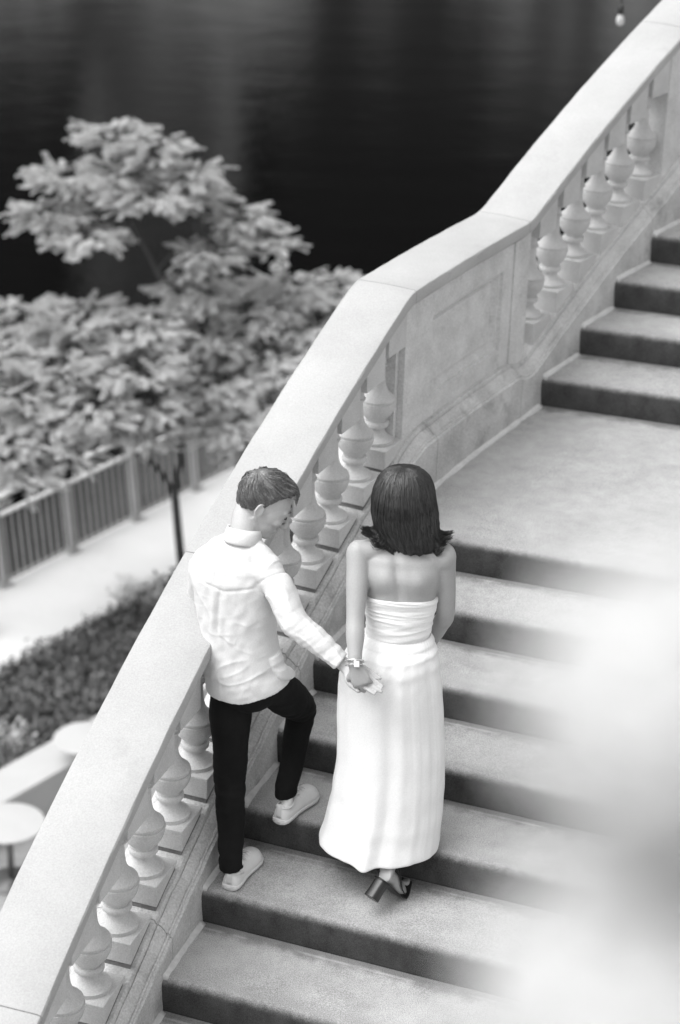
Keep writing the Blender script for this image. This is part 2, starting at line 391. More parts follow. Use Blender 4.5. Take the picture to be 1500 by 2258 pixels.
def make_baluster(s):
    c = PT(s, .17, zr(s)); t = tang(s); nrm = Vector((-t.y, t.x, 0))
    e = empty_child('baluster', c, bal)
    mb = MB(); pr = [(z, max(r, .0005)) for z, r in PROF]; mb.lathe(c, pr, 48)
    crisp(put('turned_shaft', fixn(mb.mesh('shaft')), M['bal'], e), 34)
    # plinth: flat top, bottom cut to the slope of the curb
    def block(name, top, bot, h, sink=0):
        mb = MB(); vs = []
        for zz in (0, 1):
            for i, j in ((-1, -1), (1, -1), (1, 1), (-1, 1)):
                p = c + t * h * i + nrm * h * j
                q = path_slope(s, h * i)
                z = (top if not callable(top) else top(q)) if zz else (bot if not callable(bot) else bot(q))
                vs.append(Vector((p.x, p.y, zr(s) + z)))
        mb.add(vs, [(3, 2, 1, 0), (4, 5, 6, 7), (0, 1, 5, 4), (1, 2, 6, 5), (2, 3, 7, 6), (3, 0, 4, 7)])
        return bev(put(name, fixn(mb.mesh(name)), M['bal'] if name != 'mortar_joint' else M['mortar'], e), .003, 2)
    block('plinth', -.700, lambda q: q - (.750 if s < 3 else .79), .095)
    if s < 3: block('mortar_joint', lambda q: q - .748, lambda q: q - .780, .089)
    block('cap', lambda q: q - .080, -.265, .090)
def path_slope(s, ds): return zr(s + ds) - zr(s)
def empty_child(name, loc, parent):
    o = bpy.data.objects.new(name, None); COL.objects.link(o); o.parent = parent; o.location = loc - parent.location
    return o
for s in [-1.42, -1.18, -.945, -.71, -.48, -.248, -.007, .225, .459, .690, .945, 1.22, 1.487, 1.724, 1.948, 2.188, 2.411 - .01, 3.965 - .0, 4.205, 4.442, 4.669, 4.895, 5.121]:
    make_baluster(s)

# landing pier: two pilasters and a framed panel between them
def blockP(name, s0, s1, d0, d1, z0f, z1f, m=None, parent=bal, n=4, bevel=.004):
    mb = MB(); rows = []
    for i in range(n + 1):
        s = s0 + (s1 - s0) * i / n; rows.append([PT(s, d0, z0f(s)), PT(s, d0, z1f(s)), PT(s, d1, z1f(s)), PT(s, d1, z0f(s))])
    mb.grid(rows, True, True); o = mb.build(name, m or M['panel'], parent)
    return bev(o, bevel) if bevel else o
top_ = lambda s: zk(s) - .083
bot_ = lambda s: zc(s) - .785
pier = empty_child('pier', PT(3.1, .17, .26), bal)
blockP('pilaster', 2.48, 2.652, .080, .262, bot_, top_, parent=pier)
blockP('pilaster_side', 2.452, 2.4795, .11, .235, bot_, top_, parent=pier)
blockP('pilaster', 3.612, 3.775, .078, .264, bot_, top_, parent=pier)
def framed(name, s0, s1, d, frame, z0, z1, ztf, zbf, depth, parent):
    """front face at d with a moulded recessed field; solid behind"""
    mb = MB(); N_ = 12
    def ring(sa, sb, za, zb, dd, use=None):
        r = []
        zt = (lambda s: za) if not callable(za) else za; zbm = (lambda s: zb) if not callable(zb) else zb
        for i in range(N_): s = sa + (sb - sa) * i / N_; r.append(PT(s, dd, zbm(s)))
        for i in range(N_): q = i / N_; r.append(PT(sb, dd, zbm(sb) + (zt(sb) - zbm(sb)) * q))
        for i in range(N_): s = sb + (sa - sb) * i / N_; r.append(PT(s, dd, zt(s)))
        for i in range(N_): q = i / N_; r.append(PT(sa, dd, zt(sa) + (zbm(sa) - zt(sa)) * q))
        return r
    a, b, lo, hi = frame
    rows = [ring(s0, s1, ztf, zbf, depth), ring(s0, s1, ztf, zbf, d), ring(a, b, hi, lo, d), ring(a + .004, b - .004, hi - .004, lo + .004, d + .014), ring(a + .018, b - .018, hi - .018, lo + .018, d + .014),
            ring(a + .038, b - .038, hi - .038, lo + .038, d + .040), ring(a + .046, b - .046, hi - .046, lo + .046, d + .044), ring(a + .055, b - .055, hi - .055, lo + .055, d + .034)]
    mb.grid(rows, True, True)
    return mb.build(name, M['panel'], parent)
framed('panel', 2.656, 3.608, .084, (2.765, 3.505, .385, .785), 0, 0, top_, bot_, .25, pier)
pier2 = empty_child('pier', PT(5.6, .17, .9), bal)
blockP('pilaster', 5.215, 5.45, .080, .262, bot_, top_, parent=pier2)
framed('panel', 5.454, 6.3, .084, (5.56, 6.2, .62 + .75, .62 + 1.1), 0, 0, top_, bot_, .25, pier2)
# ------------------------------------------------------------------ river walk, far bank, water
def sheet(name, pts, z, m, lab=None, thick=None, n=1):
    mb = MB(); mb.add([Vector((x, y, z)) for x, y in pts], [tuple(range(len(pts)))]); return tag(mb.build(name, m), kind='structure')
fd = Vector((2.83, 4.05, 0)).normalized()        # direction of the fence
fo = Vector((-fd.y, fd.x, 0))                     # towards the river
F0 = Vector((-2.82, 26.144, -8.5))
A_, B_ = F0 - fd * 30 + fo * .06, F0 + fd * 60 + fo * .06
sheet('river_walk', [(A_.x, A_.y), (B_.x, B_.y), (B_.x + 60, B_.y - 50), (A_.x + 60, A_.y - 50)][::-1], -8.5, M['paving'])
mb = MB(); mb.box((0, 260, -10.6), (320, 0, 0), (0, 300, 0), (0, 0, .5)); wt = mb.build('river_water', M['water']); tag(wt, kind='structure')
mb = MB(); q0 = (A_ + B_) / 2; mb.box(q0 + Vector((0, 0, -1.01)) - fo * .205, fd * 45, fo * .2, Vector((0, 0, .995))); qw = mb.build('quay_wall', M['wallstone']); tag(qw, kind='structure')
mb = MB(); mb.box((0, -40, -10.9), (300, 0, 0), (0, 160, 0), (0, 0, .1)); tag(mb.build('river_bed', M['soil']), kind='structure')
# far bank: pale quay with dark trees and facades above, seen only as reflections
mb = MB(); mb.box((0, 96, -6.0), (160, 0, 0), (0, 2, 0), (0, 0, 4.3)); fq = mb.build('far_bank', M['quay']); tag(fq, kind='structure')
def far_b(x0, x1, y, z1, m, lab, step=0):
    e = tag(empty('building', (0.5 * (x0 + x1), y, -3.7)), lab, 'building', 'buildings on the far bank')
    mb = MB(); mb.box((.5 * (x0 + x1), y + 6, .5 * (z1 - 3.7)), (.5 * (x1 - x0), 0, 0), (0, 6, 0), (0, 0, .5 * (z1 + 3.7))); mb.build('wall', m, e)
    mb = MB(); mb.box((.5 * (x0 + x1), y + 6, z1 + .4), (.5 * (x1 - x0) + .3, 0, 0), (0, 6.3, 0), (0, 0, .4)); mb.build('cornice', m, e)
    for j in range(int((z1 + 2) / 4)):
        mb = MB(); mb.box((.5 * (x0 + x1), y - .02, -1 + j * 4), (.5 * (x1 - x0) - 1, 0, 0), (0, .05, 0), (0, 0, 1.3)); mb.build('window_band', M['black'], e)
far_b(-70, -13.5, 100, 80, M['far_dark'], 'dark broad office block across the river, left of the pale tower')
far_b(-13, -5.5, 99, 60, M['far_pale'], 'narrow pale stone tower across the river')
far_b(-5, 16, 100, 80, M['far_dark'], 'dark office block across the river, right of the pale tower')
far_b(16.5, 60, 101, 64, M['far_mid'], 'grey block across the river at the far right')

# ------------------------------------------------------------------ leaning railing along the quay
fence = tag(empty('metal_fence', F0), 'grey metal picket fence with a round steel handrail along the water', 'fence')
lean = (Vector((0, 0, 1)) + fo * .10)
mb = MB()
i = -62
while i < 110:
    p = F0 + fd * (i * .13)
    if i % 10 != 0: mb.box(p + lean * .5, fd * .020, fo * .008, lean * .45)
    i += 1
pk = mb.build('picket_panel', M['fence'], fence)
for i in range(-6, 12):
    p = F0 + fd * (i * 1.3); mb = MB(); mb.box(p + lean * .5, fd * .042, fo * .035, lean * .5); mb.box(p + Vector((0, 0, .012)), fd * .10, fo * .09, Vector((0, 0, .012)))
    bev(mb.build('post', M['fence'], fence), .006)
for h, o_, r_, mm in ((.96, 0, .028, 'handrail'), (.08, 0, .016, 'fence'), (1.16, .07, .032, 'handrail')):
    mb = MB(); mb.tube([F0 - fd * 8.2 + lean * h + fo * o_, F0 + fd * 14.4 + lean * h + fo * o_], r_, 12); mb.build('rail', M[mm], fence, True)
mb = MB()
for i in range(-6, 12):
    p = F0 + fd * (i * 1.3); mb.tube([p + lean * .98, p + lean * 1.16 + fo * .07], .012, 6)
mb.build('rail_bracket', M['fence'], fence, True)

# ------------------------------------------------------------------ planting bed, low wall and tables
H0 = Vector((-2.837, 23.375, -8.5)); W0 = Vector((-2.85, 19.68, -8.0)); wd_ = Vector((.661, .869, 0)).normalized(); wn = Vector((-wd_.y, wd_.x, 0))
a0, a1 = H0 - fd * 6, H0 + fd * 9; b0, b1 = W0 - wd_ * 6, W0 + wd_ * 9
mb = MB(); mb.add([(a0.x, a0.y, -8.49), (a1.x, a1.y, -8.49), (b1.x, b1.y, -8.3), (b0.x, b0.y, -8.3)], [(0, 1, 2, 3)]); tag(mb.build('planting_bed', M['soil']), kind='structure')
mb = MB(); mb.box((a0 + a1) / 2 + Vector((0, 0, .03)), (a1 - a0) / 2, fo * .05, Vector((0, 0, .03))); bev(tag(mb.build('bed_kerb', M['wallstone']), kind='structure'), .01)
lw = tag(empty('low_wall', W0), 'smooth pale concrete seat wall in front of the planting bed', 'wall')
mb = MB(); mb.box((b0 + b1) / 2 - wn * .24 + Vector((0, 0, -.03)), (b1 - b0) / 2, wn * .25, Vector((0, 0, .03))); bev(mb.build('coping', M['table'], lw), .012)
mb = MB(); mb.box((b0 + b1) / 2 - wn * .24 + Vector((0, 0, -.285)), (b1 - b0) / 2, wn * .235, Vector((0, 0, .222))); mb.build('wall_face', M['wallstone'], lw)
pz = (b0 + b1) / 2 - wn * 6
mb = MB(); mb.box(pz + Vector((0, 0, -.496)), (b1 - b0) / 2, wn * 5.8, Vector((0, 0, .006))); tag(mb.build('plaza', M['plaza']), kind='structure')
def table(c, lab, sz=.36):
    e = tag(empty('cafe_table', (c.x, c.y, -8.484)), lab, 'table', 'round cafe tables on the river walk')
    mb = MB(); mb.lathe((c.x, c.y, 0), [(c.z - .035, .001), (c.z - .035, sz - .02), (c.z - .02, sz - .003), (c.z - .008, sz), (c.z - .001, sz - .004), (c.z, sz - .012), (c.z, .001)], 64); mb.build('table_top', M['table'], e, True)
    mb = MB(); mb.tube([(c.x, c.y, -8.47), (c.x, c.y, c.z - .034)], .032, 16); mb.build('pedestal', M['tleg'], e, True)
    mb = MB(); mb.lathe((c.x, c.y, 0), [(-8.484, .001), (-8.484, .24), (-8.474, .24), (-8.464, .05), (-8.44, .034), (-8.44, .001)], 40); mb.build('base_plate', M['tleg'], e, True)
table(Vector((-3.20, 17.49, -7.78)), 'white round cafe table on the plaza, nearest the lower left corner')
table(Vector((-2.64, 19.05, -7.72)), 'white round cafe table half hidden behind the handrail, against the low wall', .33)

# ------------------------------------------------------------------ plants
def leafquad(mb, p, d, up, L, Wd, fold=.25):
    sd_ = d.cross(up)
    if sd_.length < 1e-4: sd_ = d.cross(Vector((1, 0, 0)))
    sd_.normalize(); u2 = sd_.cross(d).normalized()
    a = p; b = p + d * L * .45 + sd_ * Wd * .5 + u2 * Wd * fold; c = p + d * L - u2 * L * .12; e = p + d * L * .45 - sd_ * Wd * .5 + u2 * Wd * fold; mI = p + d * L * .5
    k = len(mb.v); mb.v += [tuple(a), tuple(b), tuple(c), tuple(e), tuple(mI)]
    mb.f += [(k, k + 1, k + 4), (k + 1, k + 2, k + 4), (k + 4, k + 2, k + 3), (k, k + 4, k + 3)]
rnd = random.Random(11)
def rv(s=1): return Vector((rnd.uniform(-1, 1), rnd.uniform(-1, 1), rnd.uniform(-1, 1))) * s
def plume(lm, bmm, p, d, L, n=16, leaf=.085):
    """one feathery spray: a drooping axis carrying pairs of side twigs set with leaflets"""
    d = d.normalized(); pts = []; q = p.copy(); dd = d.copy()
    for i in range(6): pts.append(q.copy()); dd = (dd + Vector((0, 0, -.05)) + rv(.07)).normalized(); q = q + dd * L / 5
    bmm.tube(pts, [.009 - .0013 * i for i in range(6)], 4, caps=False)
    up = Vector((0, 0, 1)) + rv(.55)
    for i in range(n):
        f = .12 + .88 * i / (n - 1); x = f * 5; k = min(4, int(x)); b = pts[k].lerp(pts[k + 1], x - k); ax = (pts[k + 1] - pts[k]).normalized()
        side = ax.cross(up).normalized()
        tl = L * .24 * (1 - f * .75) * rnd.uniform(.75, 1.15)
        for sgn in (-1, 1):
            td = (ax * .75 + side * sgn + rv(.12)).normalized()
            m_ = 4
            for j in range(1, m_ + 1):
                b2 = b + td * tl * j / m_
                leafquad(lm, b2, (td + ax * .4 + rv(.3) + Vector((0, 0, -.1))).normalized(), up + rv(.9), leaf * rnd.uniform(.8, 1.4), leaf * .30)
                if j < m_: leafquad(lm, b2, (ax + rv(.5)).normalized(), up + rv(.9), leaf * rnd.uniform(.7, 1.2), leaf * .30)
    for j in range(5): leafquad(lm, pts[-1], (dd + rv(.5)).normalized(), up + rv(.3), leaf, leaf * .4)
def tree(name, base, layers, trunk, lab, cat='tree', seed=3, Lr=(.15, .36), leaf=.034, group=None, shr=.72):
    """layers: (centre, rx, ry, rz, sprays); limbs run from the trunk to the layers and every spray hangs on a limb"""
    global rnd
    rnd = random.Random(seed)
    e = tag(empty(name, base), lab, cat, group)
    layers = [(c_, rx_ * shr, ry_ * shr, rz_, n_c) for c_, rx_, ry_, rz_, n_c in layers]
    lm, tb = MB(), MB()
    for pts, r0, r1 in trunk:
        n = len(pts); tb.tube([Vector(p) for p in pts], [r0 + (r1 - r0) * i / (n - 1) for i in range(n)], 10, sub=4)
    tips = [Vector(t[0][-1]) for t in trunk]
    allp = [Vector(p) for t in trunk for p in t[0]]
    for c, rx, ry, rz, cnt in layers:
        c = Vector(c); root = min(allp, key=lambda q: (q - c).length + (2 if q.z > c.z + .2 else 0))
        hub = c + Vector((0, 0, -rz * .7)); tb.tube([root, root.lerp(hub, .5) + rv(.12), hub], [.035, .025, .018], 6, sub=3)
        for i in range(int(cnt * 4.2)):
            a = rnd.uniform(0, 2 * math.pi); rr = math.sqrt(rnd.random()); zz = rnd.uniform(-1, 1)
            dirn = Vector((math.cos(a), math.sin(a), 0))
            p = c + Vector((dirn.x * rx * rr * .82, dirn.y * ry * rr * .82, zz * rz * (1 - .5 * rr)))
            if rnd.random() < .22: tb.tube([hub, hub.lerp(p, .5) + rv(.08), p], [.014, .010, .007], 4, sub=2, caps=False)
            plume(lm, tb, p, dirn + Vector((0, 0, rnd.uniform(-.12, .34))) + rv(.35), rnd.uniform(*Lr), 9, leaf)
    put('crown', lm.mesh('crown'), M['leaf'], e, False); put('trunk', fixn(tb.mesh('trunk')), M['bark'], e)
    return e
def P(x, y, Y): return at(x, y, Y)
T0 = Vector((-2.0, 24.13, -8.36))
layers = [
    (P(255, 300, 24.3), .55, .6, .13, 20), (P(345, 325, 24.1), .50, .6, .15, 20), (P(420, 385, 24.0), .40, .5, .12, 14), (P(150, 395, 24.2), .60, .6, .13, 22), (P(270, 390, 24.1), .6, .6, .14, 22), (P(330, 430, 23.8), .85, .6, .16, 32),
    (P(110, 470, 24.0), .55, .5, .11, 20), (P(440, 420, 24.2), .45, .5, .16, 16), (P(190, 520, 23.7), .6, .6, .12, 20), (P(530, 480, 24.1), .45, .5, .09, 14), (P(590, 530, 24.0), .40, .5, .09, 13),
    (P(460, 560, 23.8), .5, .5, .13, 16), (P(430, 640, 23.9), .6, .6, .16, 20)]
tree('slender_tree', T0, layers, [([T0, P(397, 1210, 24.1), P(385, 1080, 24.1)], .062, .05), ([P(385, 1085, 24.1), P(400, 1000, 24.1), P(405, 920, 24.0), P(395, 760, 24.0), P(345, 600, 24.0), P(292, 490, 24.0), P(280, 400, 24.1)], .045, .018), ([P(345, 600, 24.0), P(380, 560, 24.0), P(450, 520, 24.0), P(520, 500, 24.1)], .02, .01), ([P(385, 1085, 24.1), P(345, 1030, 24.0), P(300, 1000, 23.8), P(230, 960, 23.6)], .035, .015)],
     'tall slender tree whose feathery pale crown rises highest over the dark water', seed=5, shr=.66)
T1 = Vector((-4.35, 22.6, -8.36))
layers = [(P(60, 700, 23.6), .75, .7, .18, 30), (P(190, 700, 23.4), .8, .7, .18, 34), (P(310, 720, 23.2), .7, .7, .18, 30), (P(20, 760, 23.2), .7, .7, .18, 24), (P(150, 800, 22.9), .9, .8, .2, 36), (P(290, 810, 22.7), .8, .8, .2, 32),
          (P(50, 870, 22.6), .9, .8, .2, 28), (P(200, 890, 22.4), .8, .8, .2, 22), (P(20, 990, 22.0), .5, .6, .3, 22), (P(60, 1060, 21.9), .35, .5, .25, 12), (P(110, 955, 22.2), .5, .6, .2, 14), (P(330, 880, 22.6), .5, .6, .15, 14), (P(240, 930, 22.5), .6, .6, .2, 16), (P(320, 950, 22.6), .5, .6, .2, 14), (P(160, 1000, 22.2), .4, .5, .2, 9)]
tree('spreading_tree', T1, layers, [([T1, P(-90, 1150, 23.0), P(-40, 1000, 23.0), P(60, 870, 23.0), P(190, 740, 23.2)], .07, .025), ([P(-40, 1000, 23.0), P(-30, 900, 22.8), P(10, 800, 23.0)], .03, .014), ([P(60, 870, 23.0), P(230, 800, 22.8), P(320, 740, 23.1)], .03, .014)],
     'broad layered tree spreading at the left edge over the picket fence', seed=8)
T2 = Vector((-1.15, 24.6, -8.36))
layers = [(P(640, 640, 24.6), .7, .7, .18, 26), (P(740, 640, 24.8), .5, .6, .16, 18), (P(560, 680, 24.2), .7, .7, .18, 28), (P(460, 740, 23.9), .7, .7, .2, 28), (P(690, 720, 24.2), .6, .7, .18, 22), (P(590, 790, 23.8), .6, .7, .2, 22), (P(480, 850, 23.4), .8, .8, .2, 32),
          (P(600, 900, 23.2), .7, .7, .2, 26), (P(500, 940, 23.0), .6, .6, .2, 22), (P(430, 900, 23.2), .5, .5, .2, 16), (P(540, 1000, 22.9), .4, .5, .15, 12)]
tree('leafy_tree', T2, layers, [([T2, P(520, 1150, 24.0), P(530, 1000, 23.8), P(520, 860, 23.8), P(500, 740, 23.9), P(560, 680, 24.2)], .06, .02), ([P(500, 740, 23.9), P(530, 742, 24.0), P(580, 752, 24.1), P(650, 740, 24.3)], .025, .012)],
     'dense leafy tree rising directly behind the handrail, lowest crown of the three', seed=12)

# low shrubs filling the bed, one ground-cover mass
rnd = random.Random(21); mb = MB()
for i in range(2600):
    u_, v_ = rnd.random(), rnd.random()
    p = (a0.lerp(a1, u_)).lerp(b0.lerp(b1, u_), .04 + .93 * v_)
    hgt = .05 + .10 * v_ + .10 * noise.noise((p.x * 1.3, p.y * 1.3, 0)) + rnd.uniform(0, .12)
    if u_ > .62 or p.x < -5.6: continue
    for j in range(9):
        q = Vector((p.x + rnd.uniform(-.13, .13), p.y + rnd.uniform(-.13, .13), -8.49 + .19 * v_ + max(.05, hgt) * rnd.uniform(.35, 1.25)))
        leafquad(mb, q, (rv() + Vector((0, 0, .5))).normalized(), Vector((0, 0, 1)) + rv(.6), rnd.uniform(.06, .12), .05)
tag(put('ground_shrubs', mb.mesh('ground_shrubs'), M['shrub'], None, False), 'low dark leafy shrubs filling the bed between path and seat wall', 'shrubs', kind='stuff')
# pale flowering clumps at both ends of the bed
def clump(c, lab, n=160, rad=.35, h=.5, m='leaf'):
    mb = MB(); c = Vector(c)
    for i in range(n):
        d = rv(); d.z = abs(d.z); d = d.normalized(); base = c + Vector((rnd.uniform(-.6, .6) * rad, rnd.uniform(-.6, .6) * rad, 0))
        tip = base + Vector((d.x * rad * .7, d.y * rad * .7, h * rnd.uniform(.5, 1)))
        mb.tube([base, base.lerp(tip, .6) + Vector((0, 0, .05)), tip], [.006, .005, .003], 3, caps=False)
        for j in range(7): leafquad(mb, base.lerp(tip, rnd.uniform(.35, 1)), (d + rv(.9)).normalized(), Vector((0, 0, 1)) + rv(.5), rnd.uniform(.05, .09), .04)
    return tag(put('flowering_shrub', mb.mesh('flowering_shrub'), M[m]), lab, 'shrub', 'pale shrubs at the edge of the bed')
clump(Vector((-2.52, 23.6, -8.47)), 'pale bushy shrub against the handrail at the far end of the bed', 90, .4, .24)
clump(Vector((-3.75, 19.6, -8.36)), 'pale bushy shrub low at the left edge beside the seat wall', 120, .45, .32)

# ------------------------------------------------------------------ hanging festoon bulb over the river
sp_ = at(1368, 42, 14.0)
sl_ = tag(empty('festoon_lamp', sp_), 'single clear festoon bulb hanging from a thin cable above the water', 'lamp')
mb = MB(); mb.lathe(sp_, [(-.045, .001), (-.042, .014), (-.03, .024), (-.012, .028), (.006, .026), (.024, .018), (.036, .015), (.036, .001)], 24); mb.build('bulb', M['table'], sl_, True)
mb = MB(); mb.lathe(sp_, [(.034, .001), (.034, .019), (.045, .021), (.075, .021), (.085, .014), (.10, .009), (.10, .001)], 20); mb.build('socket', M['black'], sl_, True)
mb = MB(); mb.tube([sp_ + Vector((0, 0, .095)), sp_ + Vector((.005, 0, .36))], .006, 8)
mb.tube([sp_ + Vector((-9, 3, 1.5)), sp_ + Vector((-4, 1.3, .6)), sp_ + Vector((.005, 0, .36)), sp_ + Vector((4, -1.3, .6)), sp_ + Vector((9, -3, 1.5))], .008, 8, sub=8); mb.build('cable', M['black'], sl_, True)
# ------------------------------------------------------------------ people
def frame(F, U):
    F = Vector(F).normalized(); U = Vector(U); U = (U - F * U.dot(F)).normalized(); return F, U, F.cross(U).normalized()
def rings(mb, spec, n=28, sub=4, rot=0.0, sq=1.0, hemf=None):
    """spec: (centre, half width, half depth); the widths lie along the body's right axis; smooth loft"""
    pts = [Vector(s[0]) for s in spec]; rad = [(s[1], s[2], (s[3] if len(s) > 3 else rot)) for s in spec]
    if sub > 1: pts, rad = spline(pts, rad, sub)
    rows = []
    for i_, (p, (a, b, ro)) in enumerate(zip(pts, rad)):
        rx = Vector((math.cos(ro), math.sin(ro), 0)); ry = Vector((-math.sin(ro), math.cos(ro), 0))
        r = []
        for j in range(n):
            q = 2 * math.pi * j / n; c, s = math.cos(q), math.sin(q)
            c = math.copysign(abs(c) ** sq, c); s = math.copysign(abs(s) ** sq, s)
            r.append(p + rx * a * c + ry * b * s + Vector((0, 0, (hemf(q) * (1 - i_ / sub) if hemf and i_ < sub else 0))))
        rows.append(r)
    mb.grid(rows, True, True)
def hand(mb, wrist, d, pn, side, curl, spread=.12, sc_=1.0, thumb=(.5, .6)):
    """palm and five separate bent fingers; d along the hand, pn out of the back of the hand, side towards the thumb"""
    d = Vector(d).normalized(); pn = Vector(pn); pn = (pn - d * pn.dot(d)).normalized(); sd_ = d.cross(pn).normalized() * side
    k = sc_; wrist = Vector(wrist)
    mb.tube([wrist - d * .02 * k, wrist + d * .02 * k, wrist + d * .055 * k, wrist + d * .088 * k], [(.025 * k, .019 * k), (.031 * k, .0165 * k), (.039 * k, .0145 * k), (.036 * k, .011 * k)], 14, up=pn, sub=2)
    lens = [(.043, .026, .020), (.047, .030, .022), (.044, .028, .021), (.034, .021, .018)]
    for i, L3 in enumerate(lens):
        off = (.0305 - i * .0205) * k; b = wrist + d * (.082 - .006 * abs(i - 1.2)) * k + sd_ * off
        ang = -.04; dirn = (d + sd_ * spread * (1.3 - i)).normalized(); p = b; pts = [b - dirn * .014 * k, b]
        for j, l in enumerate(L3):
            ang += curl * (1.0, 1.15, .75)[j] * (.9 + .07 * i)
            dv = dirn * math.cos(ang) - pn * math.sin(ang); p = p + dv * l * k; pts.append(p)
        mb.tube(pts, [.0097 * k, .0092 * k, .0084 * k, .0078 * k, .0062 * k], 8, sub=2)
    b = wrist + d * .024 * k + sd_ * .026 * k; t1 = (d * thumb[0] + sd_ * .75 - pn * thumb[1] * .5).normalized(); t2 = (d * (thumb[0] + .5) + sd_ * .25 - pn * thumb[1]).normalized()
    mb.tube([b - sd_ * .012 * k, b + t1 * .036 * k, b + t1 * .036 * k + t2 * .030 * k, b + t1 * .036 * k + t2 * .056 * k], [.014 * k, .0115 * k, .0100 * k, .007 * k], 8, sub=2)
def head(mb, c, F, U, k=1.0):
    F, U, Rr = frame(F, U); c = Vector(c)
    w_ = lambda f, u, r=0.: c + (F * f + U * u + Rr * r) * k
    ax = (Rr, F, U)
    mb.ell(w_(-.012, .030), (.074 * k, .094 * k, .088 * k), ax, 28, 20)                     # skull
    mb.ell(w_(.028, .002), (.066 * k, .066 * k, .078 * k), ax, 24, 16)                      # face
    mb.ell(w_(.034, -.050), (.054 * k, .050 * k, .054 * k), ax, 20, 14)                     # jaw
    mb.ell(w_(.070, -.088), (.024 * k, .020 * k, .019 * k), ax, 14, 10)                     # chin
    mb.tube([w_(-.02, -.045, .048), w_(.03, -.080, .042), w_(.068, -.092, .014)], [.016 * k, .015 * k, .014 * k], 10, sub=3)
    mb.tube([w_(-.02, -.045, -.048), w_(.03, -.080, -.042), w_(.068, -.092, -.014)], [.016 * k, .015 * k, .014 * k], 10, sub=3)
    mb.ell(w_(.074, .030), (.050 * k, .014 * k, .014 * k), ax, 16, 10)                      # brow
    mb.tube([w_(.086, .020), w_(.098, -.004), w_(.112, -.028), w_(.106, -.036), w_(.090, -.038)], [.008 * k, .008 * k, .0095 * k, .0092 * k, .008 * k], 10, sub=3)
    for s in (-1, 1):
        mb.ell(w_(.100, -.031, .010 * s), (.008 * k, .010 * k, .008 * k), ax, 10, 8)
        mb.ell(w_(.060, -.014, .036 * s), (.024 * k, .026 * k, .022 * k), ax, 12, 8)        # cheek
        e = w_(-.008, -.006, .076 * s); ea = (F * .95 + U * .1 - Rr * s * .35).normalized()
        mb.tube([e + U * .030 * k - F * .004 * k, e + U * .026 * k - F * .018 * k + Rr * s * .008 * k, e - F * .020 * k + Rr * s * .010 * k, e - U * .020 * k - F * .008 * k + Rr * s * .004 * k, e - U * .032 * k + F * .004 * k], [.005 * k] * 5, 8, sub=4)   # helix and lobe
        mb.ell(e - F * .004 * k + Rr * s * .001 * k, (.005 * k, .015 * k, .028 * k), (Rr, F, U), 12, 10)
    mb.ell(w_(.084, -.058), (.022 * k, .014 * k, .0065 * k), ax, 14, 8)                     # lips
    mb.ell(w_(.082, -.069), (.019 * k, .013 * k, .0065 * k), ax, 14, 8)
    return w_, (F, U, Rr)
def strands(mb, roots, rad=.0011, n=3):
    for pts in roots:
        m_ = len(pts); mb.tube(pts, [rad * (1 - .55 * i / (m_ - 1)) for i in range(m_)], n, caps=False)

# ---- the man
man = tag(empty('person', (-.31, 6.72, -.75)), 'man in a loose white shirt and black trousers, right foot one step higher', 'person', None)
MF = Vector((.42, .90, 0)).normalized(); MR = Vector((MF.y, -MF.x, 0)); mrot = math.atan2(MR.y, MR.x)
hF, hU, hR = frame((.87, -.02, -.56), (0.0, .03, 1))
hc = at(583, 1112, 6.88)
shL, shR = at(452, 1246, 6.86), at(598, 1256, 6.74)
elR, wrR = at(645, 1366, 6.64), at(760, 1466, 6.565)
hipL, hipR = at(511, 1500, 6.785), at(588, 1498, 6.74)
knL, anL = at(507, 1722, 6.74), at(511, 1908, 6.61)
knR, anR = at(664, 1560, 7.00), at(634, 1745, 6.85)
b = MB()
wf, _ = head(b, hc, hF, hU, 1.03)
nk = at(537, 1180, 6.83)
b.tube([nk + Vector((0, 0, -.05)), nk, wf(-.035, -.045), wf(-.02, .0)], [.056, .053, .051, .048], 20, sub=3)
TS = [(at(545, 1500, 6.77), .090, .060), (at(534, 1450, 6.78), .105, .075), (at(524, 1370, 6.80), .105, .072), (at(518, 1300, 6.81), .12, .08), (at(516, 1250, 6.82), .125, .078), (at(521, 1220, 6.83), .09, .06), (at(532, 1190, 6.83), .06, .06)]
rings(b, TS, rot=mrot)
b.ell(shR.lerp(nk, .15) + Vector((0, 0, -.02)), (.034, .034, .034)); b.ell(shL.lerp(nk, .15) + Vector((0, 0, -.02)), (.034, .034, .034))
b.tube([shR.lerp(elR, .12), shR.lerp(elR, .5), elR, elR.lerp(wrR, .45), wrR], [(.042, .042), (.040, .040), (.034, .036), (.033, .032), (.027, .022)], 16, sub=4)
elL = at(446, 1330, 7.0); wrL = at(470, 1420, 7.18)
b.tube([shL.lerp(elL, .12), shL.lerp(elL, .5), elL, elL.lerp(wrL, .5), wrL], [.038, .040, .034, .032, .025], 16, sub=4)
hand(b, wrL, (wrL - elL) + Vector((.1, .1, -.1)), (-.8, -.3, .2), 1, .35)
# right hand: slips behind her wrist and closes over her hand from the far side
hd = (at(800, 1497, 6.615) - wrR)
hand(b, wrR, at(852, 1524, 6.455) - wrR, (.25, -.75, .6), 1, .08, .002, 1.0, thumb=(1.1, .2))
for hp, kn, an in ((hipL, knL, anL), (hipR, knR, anR)):
    b.tube([hp, hp.lerp(kn, .5), kn, kn.lerp(an, .35), an], [.046, .050, .040, .036, .026], 16, sub=4)
put('body', remesh(b, .0042, 3), M['skin_man'], man)
